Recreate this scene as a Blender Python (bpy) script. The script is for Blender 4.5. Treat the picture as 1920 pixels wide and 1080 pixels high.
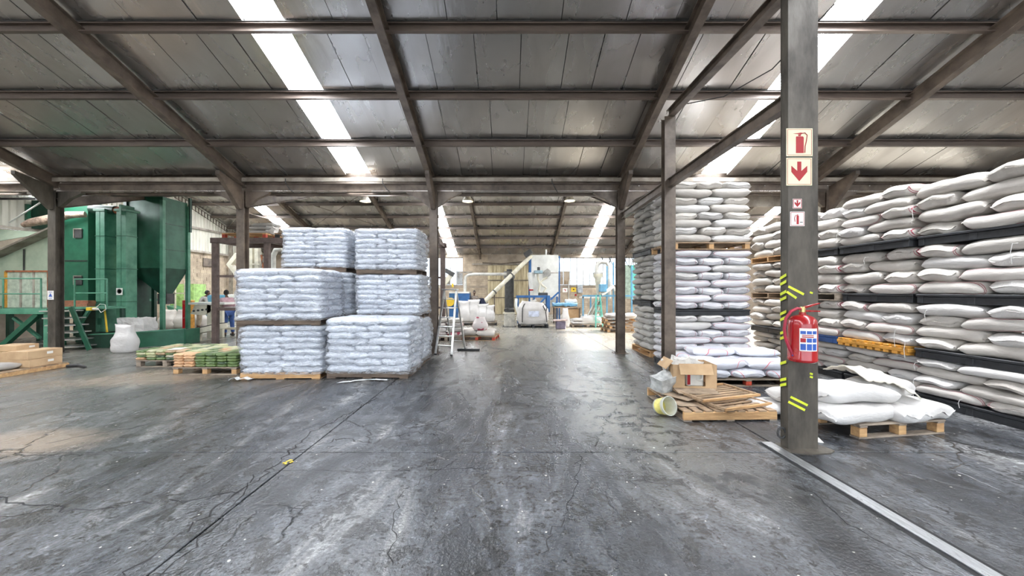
import bpy, bmesh, math, random
from mathutils import Vector, Matrix, noise
R = random.Random(7)
PI = math.pi
for o in list(bpy.data.objects): bpy.data.objects.remove(o)
S = bpy.context.scene
C = S.collection

# ------------------------------------------------------------------ camera, sky, sun, exposure
EYE = 1.65
cam_d = bpy.data.cameras.new('camera'); cam = bpy.data.objects.new('camera', cam_d); C.objects.link(cam)
cam_d.sensor_width = 36.0; cam_d.lens = 36.0 * 690 / 1920
cam_d.shift_x = 5 / 1920; cam_d.shift_y = 5 / 1920
cam_d.clip_start = 0.05; cam_d.clip_end = 300
cam.location = (0, 0, EYE); cam.rotation_euler = (PI / 2, 0, 0)
S.camera = cam

w = bpy.data.worlds.new('sky'); S.world = w; w.use_nodes = True
bg = w.node_tree.nodes['Background']
bg.inputs[0].default_value = (0.80, 0.90, 1.0, 1); bg.inputs[1].default_value = 3.6
sun_d = bpy.data.lights.new('sun', 'SUN'); sun = bpy.data.objects.new('sun', sun_d); C.objects.link(sun)
sun_d.energy = 38; sun_d.angle = 0.012; sun_d.color = (1.0, 0.90, 0.74)
sun.rotation_euler = Vector((-0.95, -0.14, -0.228)).to_track_quat('-Z', 'Y').to_euler()
sun.location = (25, 15, 8)
SKY_EMIT = 36.0
S.view_settings.view_transform = 'Standard'; S.view_settings.look = 'None'
S.view_settings.gamma = 1; S.view_settings.use_curve_mapping = False
S.view_settings.exposure = 0.2
S.cycles.max_bounces = 8; S.cycles.diffuse_bounces = 4; S.cycles.glossy_bounces = 4
S.cycles.transparent_max_bounces = 12
S.cycles.sample_clamp_indirect = 8

# ------------------------------------------------------------------ materials
MATS = {}
def nodes_of(name):
    m = bpy.data.materials.new(name); m.use_nodes = True
    nt = m.node_tree; b = nt.nodes['Principled BSDF']
    return m, nt, b
def N(nt, t, **kw):
    n = nt.nodes.new(t)
    for k, v in kw.items():
        if k.startswith('i_'): n.inputs[k[2:].replace('_', ' ')].default_value = v
        else: setattr(n, k, v)
    return n
def ramp(nt, src, stops):
    r = nt.nodes.new('ShaderNodeValToRGB'); el = r.color_ramp.elements
    while len(el) < len(stops): el.new(0.5)
    for e, (p, c) in zip(el, stops):
        e.position = p; e.color = (c[0], c[1], c[2], 1) if isinstance(c, tuple) else (c, c, c, 1)
    nt.links.new(src, r.inputs[0]); return r
def mixc(nt, fac, a, b, mode='MIX'):
    n = nt.nodes.new('ShaderNodeMix'); n.data_type = 'RGBA'; n.blend_type = mode
    for i, v in ((0, fac), (6, a), (7, b)):
        if hasattr(v, 'is_linked') or hasattr(v, 'links'): nt.links.new(v, n.inputs[i])
        else: n.inputs[i].default_value = v if i == 0 else (v[0], v[1], v[2], 1)
    return n.outputs[2]
def mat(name, col, rough=0.6, metal=0.0, var=0.25, scale=6.0, bump=0.15, col2=None, spec=0.5, world=False, stretch=None, coat=0, alpha=1.0, sub=0):
    if name in MATS: return MATS[name]
    m, nt, b = nodes_of(name); L = nt.links.new
    tc = N(nt, 'ShaderNodeNewGeometry').outputs['Position'] if world else N(nt, 'ShaderNodeTexCoord').outputs['Object']
    if stretch:
        mp = N(nt, 'ShaderNodeMapping'); mp.inputs['Scale'].default_value = stretch; L(tc, mp.inputs[0]); tc = mp.outputs[0]
    n1 = N(nt, 'ShaderNodeTexNoise', i_Scale=scale, i_Detail=6.0, i_Roughness=0.62); L(tc, n1.inputs['Vector'])
    c2 = col2 if col2 else tuple(max(0, c * (1 - var * 1.6)) for c in col)
    r = ramp(nt, n1.outputs[0], [(0.34, c2), (0.62, tuple(min(1, c * (1 + var * 0.25)) for c in col))])
    L(r.outputs[0], b.inputs['Base Color'])
    rr = ramp(nt, n1.outputs[0], [(0.3, min(1, rough + 0.12)), (0.7, max(0.02, rough - 0.08))]); L(rr.outputs[0], b.inputs['Roughness'])
    b.inputs['Metallic'].default_value = metal; b.inputs['Specular IOR Level'].default_value = spec
    b.inputs['Coat Weight'].default_value = coat; b.inputs['Alpha'].default_value = alpha
    if bump:
        n2 = N(nt, 'ShaderNodeTexNoise', i_Scale=scale * 5, i_Detail=4.0); L(tc, n2.inputs['Vector'])
        bp = N(nt, 'ShaderNodeBump', i_Strength=bump, i_Distance=0.02); L(n2.outputs[0], bp.inputs['Height']); L(bp.outputs[0], b.inputs['Normal'])
    MATS[name] = m; return m

STEEL = mat('brown_steel', (0.150, 0.116, 0.090), 0.42, 0.1, 0.35, 3.0, 0.1, col2=(0.070, 0.054, 0.043))
STEEL_L = mat('pale_steel', (0.36, 0.32, 0.27), 0.5, 0.1, 0.3, 3.0, 0.1, col2=(0.2, 0.17, 0.14))
STEEL_G = mat('grey_column_steel', (0.090, 0.078, 0.062), 0.55, 0.05, 0.4, 5.0, 0.25, col2=(0.040, 0.034, 0.027), stretch=(1, 1, 0.35))
PURLIN = mat('purlin_steel', (0.16, 0.125, 0.105), 0.45, 0.15, 0.4, 2.0, 0.05, col2=(0.09, 0.07, 0.06), stretch=(.3, 1, 1))
WOOD = mat('pallet_wood', (0.42, 0.29, 0.18), 0.75, 0, 0.35, 7, 0.3, col2=(0.20, 0.14, 0.09), stretch=(.35, 2, 2))
WOOD_O = mat('fresh_pallet_wood', (0.58, 0.36, 0.17), 0.7, 0, 0.3, 7, 0.3, col2=(0.36, 0.2, 0.09), stretch=(.35, 2, 2))
WOOD_G = mat('grey_pallet_wood', (0.33, 0.27, 0.21), 0.8, 0, 0.35, 7, 0.3, col2=(0.14, 0.11, 0.09), stretch=(.35, 2, 2))
WOOD_D = mat('dark_pallet_wood', (0.15, 0.11, 0.08), 0.8, 0, 0.35, 7, 0.3, col2=(0.07, 0.05, 0.04), stretch=(.35, 2, 2))
BLACKP = mat('black_plastic', (0.022, 0.024, 0.028), 0.5, 0, 0.3, 6, 0.1)
ORANGEP = mat('orange_plastic', (0.62, 0.29, 0.04), 0.5, 0, 0.3, 5, 0.1)
BLUEP = mat('blue_plastic', (0.02, 0.09, 0.30), 0.5, 0, 0.2, 5, 0.1)
REDW = mat('red_pallet_paint', (0.52, 0.07, 0.035), 0.6, 0, 0.3, 6, 0.1)
CARD = mat('cardboard', (0.52, 0.36, 0.21), 0.85, 0, 0.12, 3, 0.05, col2=(0.42, 0.28, 0.16))
CARD_D = mat('old_cardboard', (0.36, 0.27, 0.19), 0.85, 0, 0.25, 5, 0.1)
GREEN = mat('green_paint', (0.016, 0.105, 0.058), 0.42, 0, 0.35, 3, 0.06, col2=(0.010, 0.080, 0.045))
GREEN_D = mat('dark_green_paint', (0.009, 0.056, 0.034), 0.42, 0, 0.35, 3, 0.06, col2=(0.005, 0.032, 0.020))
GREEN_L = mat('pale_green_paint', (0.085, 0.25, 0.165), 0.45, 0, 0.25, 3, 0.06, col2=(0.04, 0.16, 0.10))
CREAMG = mat('pale_sheeting', (0.47, 0.55, 0.42), 0.55, 0, 0.15, 1.5, 0.06, col2=(0.33, 0.42, 0.31))
CREAM = mat('cream_machine_paint', (0.66, 0.62, 0.50), 0.5, 0, 0.2, 3, 0.06)
WHITE_M = mat('white_machine_paint', (0.72, 0.72, 0.68), 0.45, 0, 0.12, 2, 0.03)
BLUE = mat('blue_machine_paint', (0.03, 0.13, 0.34), 0.45, 0, 0.2, 3, 0.05)
BLUE_L = mat('light_blue_paint', (0.13, 0.34, 0.52), 0.45, 0, 0.2, 3, 0.05)
TURQ = mat('turquoise_paint', (0.12, 0.50, 0.42), 0.45, 0, 0.2, 3, 0.05)
ALU = mat('aluminium', (0.62, 0.62, 0.60), 0.35, 0.8, 0.2, 5, 0.05)
GALV = mat('galvanised_pipe', (0.60, 0.59, 0.55), 0.45, 0.3, 0.2, 3, 0.05)
RUST = mat('rusty_metal', (0.36, 0.12, 0.05), 0.75, 0.1, 0.4, 8, 0.3, col2=(0.17, 0.06, 0.03))
RED = mat('extinguisher_red', (0.36, 0.006, 0.010), 0.22, 0, 0.1, 3, 0.0, coat=0.6)
REDS = mat('sign_red', (0.36, 0.008, 0.015), 0.5, 0, 0.05, 3, 0.0)
CREAMS = mat('sign_cream', (0.78, 0.72, 0.50), 0.45, 0, 0.1, 3, 0.0)
WHITES = mat('sign_white', (0.80, 0.78, 0.74), 0.45, 0, 0.05, 3, 0.0)
BLUES = mat('sign_blue', (0.03, 0.10, 0.42), 0.45, 0, 0.05, 3, 0.0)
BLACKS = mat('print_black', (0.02, 0.02, 0.02), 0.5, 0, 0.05, 3, 0.0)
YELT = mat('yellow_tape', (0.68, 0.78, 0.04), 0.5, 0, 0.15, 9, 0.05)
YEL = mat('yellow_paint', (0.75, 0.50, 0.03), 0.5, 0, 0.1, 3, 0.0)
RUBBER = mat('black_rubber', (0.02, 0.02, 0.022), 0.6, 0, 0.2, 6, 0.1)
CONCW = mat('plaster_wall', (0.40, 0.33, 0.26), 0.85, 0, 0.25, 1.2, 0.15, world=True)
CORR = mat('corrugated_sheet', (0.62, 0.60, 0.52), 0.5, 0.15, 0.2, 1.2, 0.02, world=True, stretch=(1, 1, .2))
CORR_Y = mat('yellowed_corrugated_sheet', (0.60, 0.52, 0.34), 0.55, 0.1, 0.3, 1.6, 0.04, world=True, col2=(0.34, 0.27, 0.16), stretch=(2, 1, .4))
DARKM = mat('dark_machine', (0.06, 0.06, 0.06), 0.5, 0.2, 0.3, 4, 0.1)
CLOTH_N = mat('navy_cloth', (0.015, 0.02, 0.05), 0.9, 0, 0.2, 6, 0.2)
SKIN = mat('brown_skin', (0.12, 0.06, 0.035), 0.55, 0, 0.1, 6, 0.0)
HAIR = mat('black_hair', (0.01, 0.009, 0.008), 0.8, 0, 0.1, 9, 0.2)
SHIRT_G = mat('grey_cloth', (0.30, 0.29, 0.27), 0.9, 0, 0.2, 6, 0.2)
SHIRT_P = mat('pink_cloth', (0.50, 0.32, 0.35), 0.9, 0, 0.2, 6, 0.2)
TROU = mat('khaki_cloth', (0.34, 0.29, 0.22), 0.9, 0, 0.2, 6, 0.2)
TROUB = mat('blue_cloth', (0.05, 0.10, 0.28), 0.9, 0, 0.2, 6, 0.2)
BRICKM = mat('pale_brick', (0.46, 0.37, 0.27), 0.85, 0, 0.3, 2.5, 0.2, world=True, col2=(0.30, 0.24, 0.18))
RAIL_M = mat('worn_rail_steel', (0.66, 0.68, 0.70), 0.33, 0.85, 0.3, 8, 0.1, stretch=(3, .4, 1))

def sack_mat(name, col, col2, gloss, stripe=None, weave=0.25, print_=None, sc=2.3, stops=(0.33, 0.62)):
    m, nt, b = nodes_of(name); L = nt.links.new
    tc = N(nt, 'ShaderNodeTexCoord').outputs['Object']
    oi = N(nt, 'ShaderNodeObjectInfo').outputs['Random']
    n1 = N(nt, 'ShaderNodeTexNoise', i_Scale=sc, i_Detail=4.0); n1.noise_dimensions = '4D'; L(tc, n1.inputs['Vector']); L(oi, n1.inputs['W'])
    c = ramp(nt, n1.outputs[0], [(stops[0], col2), (stops[1], col)]).outputs[0]
    hv = N(nt, 'ShaderNodeHueSaturation'); mr = N(nt, 'ShaderNodeMapRange'); mr.inputs[3].default_value = 0.80; mr.inputs[4].default_value = 1.04
    L(oi, mr.inputs[0]); L(mr.outputs[0], hv.inputs['Value']); L(c, hv.inputs['Color']); c = hv.outputs[0]
    if stripe:
        sx = N(nt, 'ShaderNodeSeparateXYZ'); L(tc, sx.inputs[0])
        tot = None
        for y0 in stripe:
            a = N(nt, 'ShaderNodeMath', operation='SUBTRACT'); L(sx.outputs[1], a.inputs[0]); a.inputs[1].default_value = y0
            ab = N(nt, 'ShaderNodeMath', operation='ABSOLUTE'); L(a.outputs[0], ab.inputs[0])
            lt = N(nt, 'ShaderNodeMath', operation='LESS_THAN'); L(ab.outputs[0], lt.inputs[0]); lt.inputs[1].default_value = 0.0028
            if tot is None: tot = lt.outputs[0]
            else:
                ad = N(nt, 'ShaderNodeMath', operation='MAXIMUM'); L(tot, ad.inputs[0]); L(lt.outputs[0], ad.inputs[1]); tot = ad.outputs[0]
        c = mixc(nt, tot, c, (0.34, 0.05, 0.08))
    if print_:
        v = N(nt, 'ShaderNodeTexNoise', i_Scale=2.2, i_Detail=0.0); L(tc, v.inputs['Vector'])
        r2 = ramp(nt, v.outputs[0], [(0.63, 0.0), (0.634, 1.0), (0.645, 1.0), (0.65, 0.0)])
        c = mixc(nt, r2.outputs[0], c, (0.62, 0.10, 0.12))
    L(c, b.inputs['Base Color'])
    b.inputs['Roughness'].default_value = gloss; b.inputs['Specular IOR Level'].default_value = 0.5
    wv = N(nt, 'ShaderNodeTexNoise', i_Scale=9.0, i_Detail=5.0, i_Distortion=0.6); wv.noise_dimensions = '4D'
    mp = N(nt, 'ShaderNodeMapping'); mp.inputs['Scale'].default_value = (1.0, 2.6, 2.6); L(tc, mp.inputs[0]); L(mp.outputs[0], wv.inputs['Vector']); L(oi, wv.inputs['W'])
    bp = N(nt, 'ShaderNodeBump', i_Strength=weave, i_Distance=0.05); L(wv.outputs[0], bp.inputs['Height']); L(bp.outputs[0], b.inputs['Normal'])
    MATS[name] = m; return m
SK_CREAM = sack_mat('woven_sack_cream', (0.62, 0.585, 0.54), (0.50, 0.46, 0.42), 0.62)
SK_STRIPE = sack_mat('woven_sack_red_stripe', (0.62, 0.585, 0.545), (0.50, 0.465, 0.43), 0.62, stripe=(0.200, 0.216, -0.200, -0.216))
SK_WHITE = sack_mat('woven_sack_white', (0.68, 0.66, 0.645), (0.57, 0.55, 0.53), 0.5)
SK_EDGE = sack_mat('woven_sack_red_edge', (0.67, 0.665, 0.69), (0.56, 0.555, 0.585), 0.45, stripe=(-0.19, 0.19))
SK_PRINT = sack_mat('printed_sack', (0.69, 0.70, 0.76), (0.59, 0.60, 0.67), 0.45, print_=True)
SK_PLAST = sack_mat('plastic_sack', (0.66, 0.70, 0.77), (0.50, 0.54, 0.62), 0.22, weave=0.5)
SK_SHADED = sack_mat('shaded_sack', (0.50, 0.485, 0.46), (0.38, 0.365, 0.345), 0.5)  # greyer copy of the sack colour; shade on the rear stack painted in
SK_GREEN = sack_mat('green_pack', (0.16, 0.24, 0.07), (0.04, 0.075, 0.04), 0.35)
SK_ORANGE = sack_mat('orange_pack', (0.66, 0.36, 0.18), (0.50, 0.36, 0.22), 0.4)
SK_LIME = sack_mat('lime_pack', (0.33, 0.38, 0.12), (0.56, 0.52, 0.40), 0.4)
SK_RED = sack_mat('red_printed_bag', (0.66, 0.60, 0.58), (0.36, 0.03, 0.07), 0.4, sc=5.0, stops=(0.42, 0.46))

def wrap_mat():
    m, nt, b = nodes_of('stretch_film'); L = nt.links.new
    tc = N(nt, 'ShaderNodeTexCoord').outputs['Object']
    mp = N(nt, 'ShaderNodeMapping'); mp.inputs['Scale'].default_value = (1.8, 1.8, 6.0); mp.inputs['Rotation'].default_value = (0.12, 0.1, 0); L(tc, mp.inputs[0])
    n1 = N(nt, 'ShaderNodeTexNoise', i_Scale=2.6, i_Detail=7.0, i_Distortion=1.4, i_Roughness=0.6); L(mp.outputs[0], n1.inputs['Vector'])
    b.inputs['Base Color'].default_value = (0.84, 0.88, 0.95, 1); b.inputs['Roughness'].default_value = 0.10
    r = ramp(nt, n1.outputs[0], [(0.40, 0.12), (0.66, 0.56)]); L(r.outputs[0], b.inputs['Alpha'])
    bp = N(nt, 'ShaderNodeBump', i_Strength=1.0, i_Distance=0.07); L(n1.outputs[0], bp.inputs['Height']); L(bp.outputs[0], b.inputs['Normal'])
    return m
FILM = wrap_mat()

def emit_mat(name, col, s):
    m, nt, b = nodes_of(name)
    b.inputs['Base Color'].default_value = (col[0], col[1], col[2], 1)
    b.inputs['Emission Color'].default_value = (col[0], col[1], col[2], 1); b.inputs['Emission Strength'].default_value = s
    return m
SKYL = emit_mat('daylit_translucent_sheet', (0.93, 0.96, 1.0), SKY_EMIT)
LAMPG = emit_mat('lamp_glow', (1.0, 0.86, 0.6), 14.0)

def floor_mat():
    m, nt, b = nodes_of('worn_concrete'); L = nt.links.new
    pos = N(nt, 'ShaderNodeNewGeometry').outputs['Position']
    def ns(scale, st=(1, 1, 1), det=6.0, dist=0.0, rough=0.6, rz=0):
        mp = N(nt, 'ShaderNodeMapping'); mp.inputs['Scale'].default_value = st; mp.inputs['Rotation'].default_value = (0, 0, rz); L(pos, mp.inputs[0])
        n = N(nt, 'ShaderNodeTexNoise', i_Scale=scale, i_Detail=det, i_Distortion=dist, i_Roughness=rough); L(mp.outputs[0], n.inputs['Vector']); return n.outputs[0]
    big = ns(0.45, det=5.0, dist=0.5)
    streak = ns(1.5, (1.0, 0.30, 1), 9.0, 0.8, 0.68, 0.12)
    flake = ns(3.6, (1, 1, 1), 9.0, 0.4, 0.72)
    fine = ns(42.0, det=3.0)
    base = ramp(nt, streak, [(0.34, (0.012, 0.013, 0.017)), (0.46, (0.038, 0.042, 0.050)), (0.56, (0.082, 0.088, 0.098)), (0.68, (0.22, 0.22, 0.22))]).outputs[0]
    fl = ramp(nt, flake, [(0.42, 0.30), (0.47, 0.95), (0.58, 1.0), (0.66, 1.9)]).outputs[0]
    c = mixc(nt, 1.0, base, fl, 'MULTIPLY')
    pits = ramp(nt, ns(7.5, (1.0, 1.0, 1), 7.0, 0.3, 0.7), [(0.37, 0.25), (0.43, 1.0), (0.60, 1.0), (0.66, 1.35)]).outputs[0]
    c = mixc(nt, 1.0, c, pits, 'MULTIPLY')
    c = mixc(nt, 1.0, c, ramp(nt, ns(30.0, det=4.0, rough=0.8), [(0.35, 0.6), (0.65, 1.4)]).outputs[0], 'MULTIPLY')
    bb = ramp(nt, big, [(0.3, 0.62), (0.7, 1.40)]).outputs[0]
    c = mixc(nt, 1.0, c, bb, 'MULTIPLY')
    # pale meal dust lying over the far bay
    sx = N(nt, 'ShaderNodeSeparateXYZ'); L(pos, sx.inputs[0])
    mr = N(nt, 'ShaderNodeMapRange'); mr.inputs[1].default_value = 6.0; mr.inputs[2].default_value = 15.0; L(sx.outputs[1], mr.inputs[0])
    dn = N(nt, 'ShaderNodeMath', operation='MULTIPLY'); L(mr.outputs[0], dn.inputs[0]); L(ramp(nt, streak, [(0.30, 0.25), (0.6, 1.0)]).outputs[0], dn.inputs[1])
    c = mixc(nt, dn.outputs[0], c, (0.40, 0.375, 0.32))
    ml = N(nt, 'ShaderNodeMapRange'); ml.inputs[1].default_value = -2.5; ml.inputs[2].default_value = -9.0; ml.inputs[4].default_value = 0.55; L(sx.outputs[0], ml.inputs[0])
    c = mixc(nt, ml.outputs[0], c, (0.16, 0.155, 0.13))
    lx = N(nt, 'ShaderNodeMath', operation='MULTIPLY_ADD'); L(streak, lx.inputs[0]); lx.inputs[1].default_value = 2.2; L(sx.outputs[0], lx.inputs[2])  # bright floor reflection painted in as a paler, smoother lane along the aisle
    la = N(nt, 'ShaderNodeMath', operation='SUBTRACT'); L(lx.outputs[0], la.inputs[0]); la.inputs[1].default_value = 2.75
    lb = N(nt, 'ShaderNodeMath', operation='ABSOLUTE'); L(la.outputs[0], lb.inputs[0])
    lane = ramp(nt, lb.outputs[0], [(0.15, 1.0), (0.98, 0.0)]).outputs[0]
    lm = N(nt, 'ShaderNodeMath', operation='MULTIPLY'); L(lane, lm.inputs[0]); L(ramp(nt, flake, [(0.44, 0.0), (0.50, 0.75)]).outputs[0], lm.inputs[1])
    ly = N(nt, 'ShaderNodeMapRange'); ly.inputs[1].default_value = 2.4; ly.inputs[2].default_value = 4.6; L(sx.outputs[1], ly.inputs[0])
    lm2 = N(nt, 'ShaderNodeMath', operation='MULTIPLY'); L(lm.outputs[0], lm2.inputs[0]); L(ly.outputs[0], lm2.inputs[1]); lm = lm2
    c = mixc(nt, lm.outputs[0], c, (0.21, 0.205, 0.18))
    # two peach sunlight patches painted into the floor colour, left of the aisle
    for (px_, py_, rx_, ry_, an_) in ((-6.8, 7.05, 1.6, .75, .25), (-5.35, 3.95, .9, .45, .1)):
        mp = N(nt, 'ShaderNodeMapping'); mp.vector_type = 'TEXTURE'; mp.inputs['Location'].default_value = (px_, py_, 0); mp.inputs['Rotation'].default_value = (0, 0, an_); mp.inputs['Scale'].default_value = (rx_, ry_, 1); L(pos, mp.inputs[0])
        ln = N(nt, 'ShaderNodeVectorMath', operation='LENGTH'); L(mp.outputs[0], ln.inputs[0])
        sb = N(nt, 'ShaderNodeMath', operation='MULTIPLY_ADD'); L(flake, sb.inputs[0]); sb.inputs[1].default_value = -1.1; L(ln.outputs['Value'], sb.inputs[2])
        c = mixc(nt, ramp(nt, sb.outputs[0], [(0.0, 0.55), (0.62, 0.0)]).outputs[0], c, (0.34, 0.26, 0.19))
    # cracks
    dv = N(nt, 'ShaderNodeTexNoise', i_Scale=2.2, i_Detail=5.0); L(pos, dv.inputs['Vector'])
    add = N(nt, 'ShaderNodeVectorMath', operation='MULTIPLY_ADD'); L(dv.outputs['Color'], add.inputs[0]); add.inputs[1].default_value = (0.7, 0.7, 0.7); L(pos, add.inputs[2])
    vo = N(nt, 'ShaderNodeTexVoronoi', i_Scale=0.75); vo.feature = 'DISTANCE_TO_EDGE'; L(add.outputs[0], vo.inputs['Vector'])
    ck = ramp(nt, vo.outputs['Distance'], [(0.0, 1.0), (0.014, 0.0)]).outputs[0]
    msk = ramp(nt, big, [(0.46, 0.0), (0.56, 1.0)]).outputs[0]
    cm = N(nt, 'ShaderNodeMath', operation='MULTIPLY'); L(ck, cm.inputs[0]); L(msk, cm.inputs[1])
    c = mixc(nt, cm.outputs[0], c, (0.012, 0.012, 0.013))
    sp = ramp(nt, ns(26.0, det=0.0), [(0.835, 0.0), (0.85, 1.0)]).outputs[0]
    c = mixc(nt, sp, c, (0.45, 0.44, 0.40))
    L(c, b.inputs['Base Color'])
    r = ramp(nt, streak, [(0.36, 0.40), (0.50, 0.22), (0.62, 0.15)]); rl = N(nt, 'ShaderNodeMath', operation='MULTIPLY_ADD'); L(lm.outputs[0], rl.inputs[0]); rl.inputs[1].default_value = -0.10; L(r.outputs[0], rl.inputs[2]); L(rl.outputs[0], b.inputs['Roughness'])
    b.inputs['Specular IOR Level'].default_value = 0.75
    s1 = N(nt, 'ShaderNodeMath', operation='MULTIPLY_ADD'); L(flake, s1.inputs[0]); s1.inputs[1].default_value = 1.0; L(fine, s1.inputs[2])
    s2 = N(nt, 'ShaderNodeMath', operation='SUBTRACT'); L(s1.outputs[0], s2.inputs[0]); L(cm.outputs[0], s2.inputs[1])
    bp = N(nt, 'ShaderNodeBump', i_Strength=0.45, i_Distance=0.02); L(s2.outputs[0], bp.inputs['Height']); L(bp.outputs[0], b.inputs['Normal'])
    return m
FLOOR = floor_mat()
CRACK = mat('dirt_filled_crack', (0.012, 0.012, 0.013), 0.9, 0, 0.1, 3, 0)

def foil_mat():
    m, nt, b = nodes_of('foil_insulation'); L = nt.links.new
    pos = N(nt, 'ShaderNodeNewGeometry').outputs['Position']
    mp = N(nt, 'ShaderNodeMapping'); mp.inputs['Scale'].default_value = (1.0, 0.35, 0.35); L(pos, mp.inputs[0])
    n = N(nt, 'ShaderNodeTexNoise', i_Scale=2.2, i_Detail=6.0, i_Distortion=0.5); L(mp.outputs[0], n.inputs['Vector'])
    c = ramp(nt, n.outputs[0], [(0.25, (0.43, 0.405, 0.38)), (0.75, (0.54, 0.525, 0.505))]).outputs[0]
    L(c, b.inputs['Base Color']); b.inputs['Metallic'].default_value = 0.85
    r = ramp(nt, n.outputs[0], [(0.3, 0.32), (0.7, 0.24)]); L(r.outputs[0], b.inputs['Roughness'])
    mp2 = N(nt, 'ShaderNodeMapping'); mp2.inputs['Scale'].default_value = (1.8, 0.28, 0.28); L(pos, mp2.inputs[0])
    n2 = N(nt, 'ShaderNodeTexNoise', i_Scale=2.6, i_Detail=3.5, i_Distortion=0.35); L(mp2.outputs[0], n2.inputs['Vector'])
    bp = N(nt, 'ShaderNodeBump', i_Strength=0.20, i_Distance=0.03); L(n2.outputs[0], bp.inputs['Height']); L(bp.outputs[0], b.inputs['Normal'])
    return m
FOIL = foil_mat()
def glass_mat():
    m, nt, b = nodes_of('dusty_window_glass'); L = nt.links.new
    t = N(nt, 'ShaderNodeBsdfTransparent'); t.inputs[0].default_value = (0.93, 0.95, 0.97, 1)
    g = N(nt, 'ShaderNodeBsdfGlossy'); g.inputs['Roughness'].default_value = 0.1
    mx = N(nt, 'ShaderNodeMixShader'); mx.inputs[0].default_value = 0.08
    L(t.outputs[0], mx.inputs[1]); L(g.outputs[0], mx.inputs[2]); L(mx.outputs[0], nt.nodes['Material Output'].inputs[0])
    return m
GLASS = glass_mat()

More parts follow.
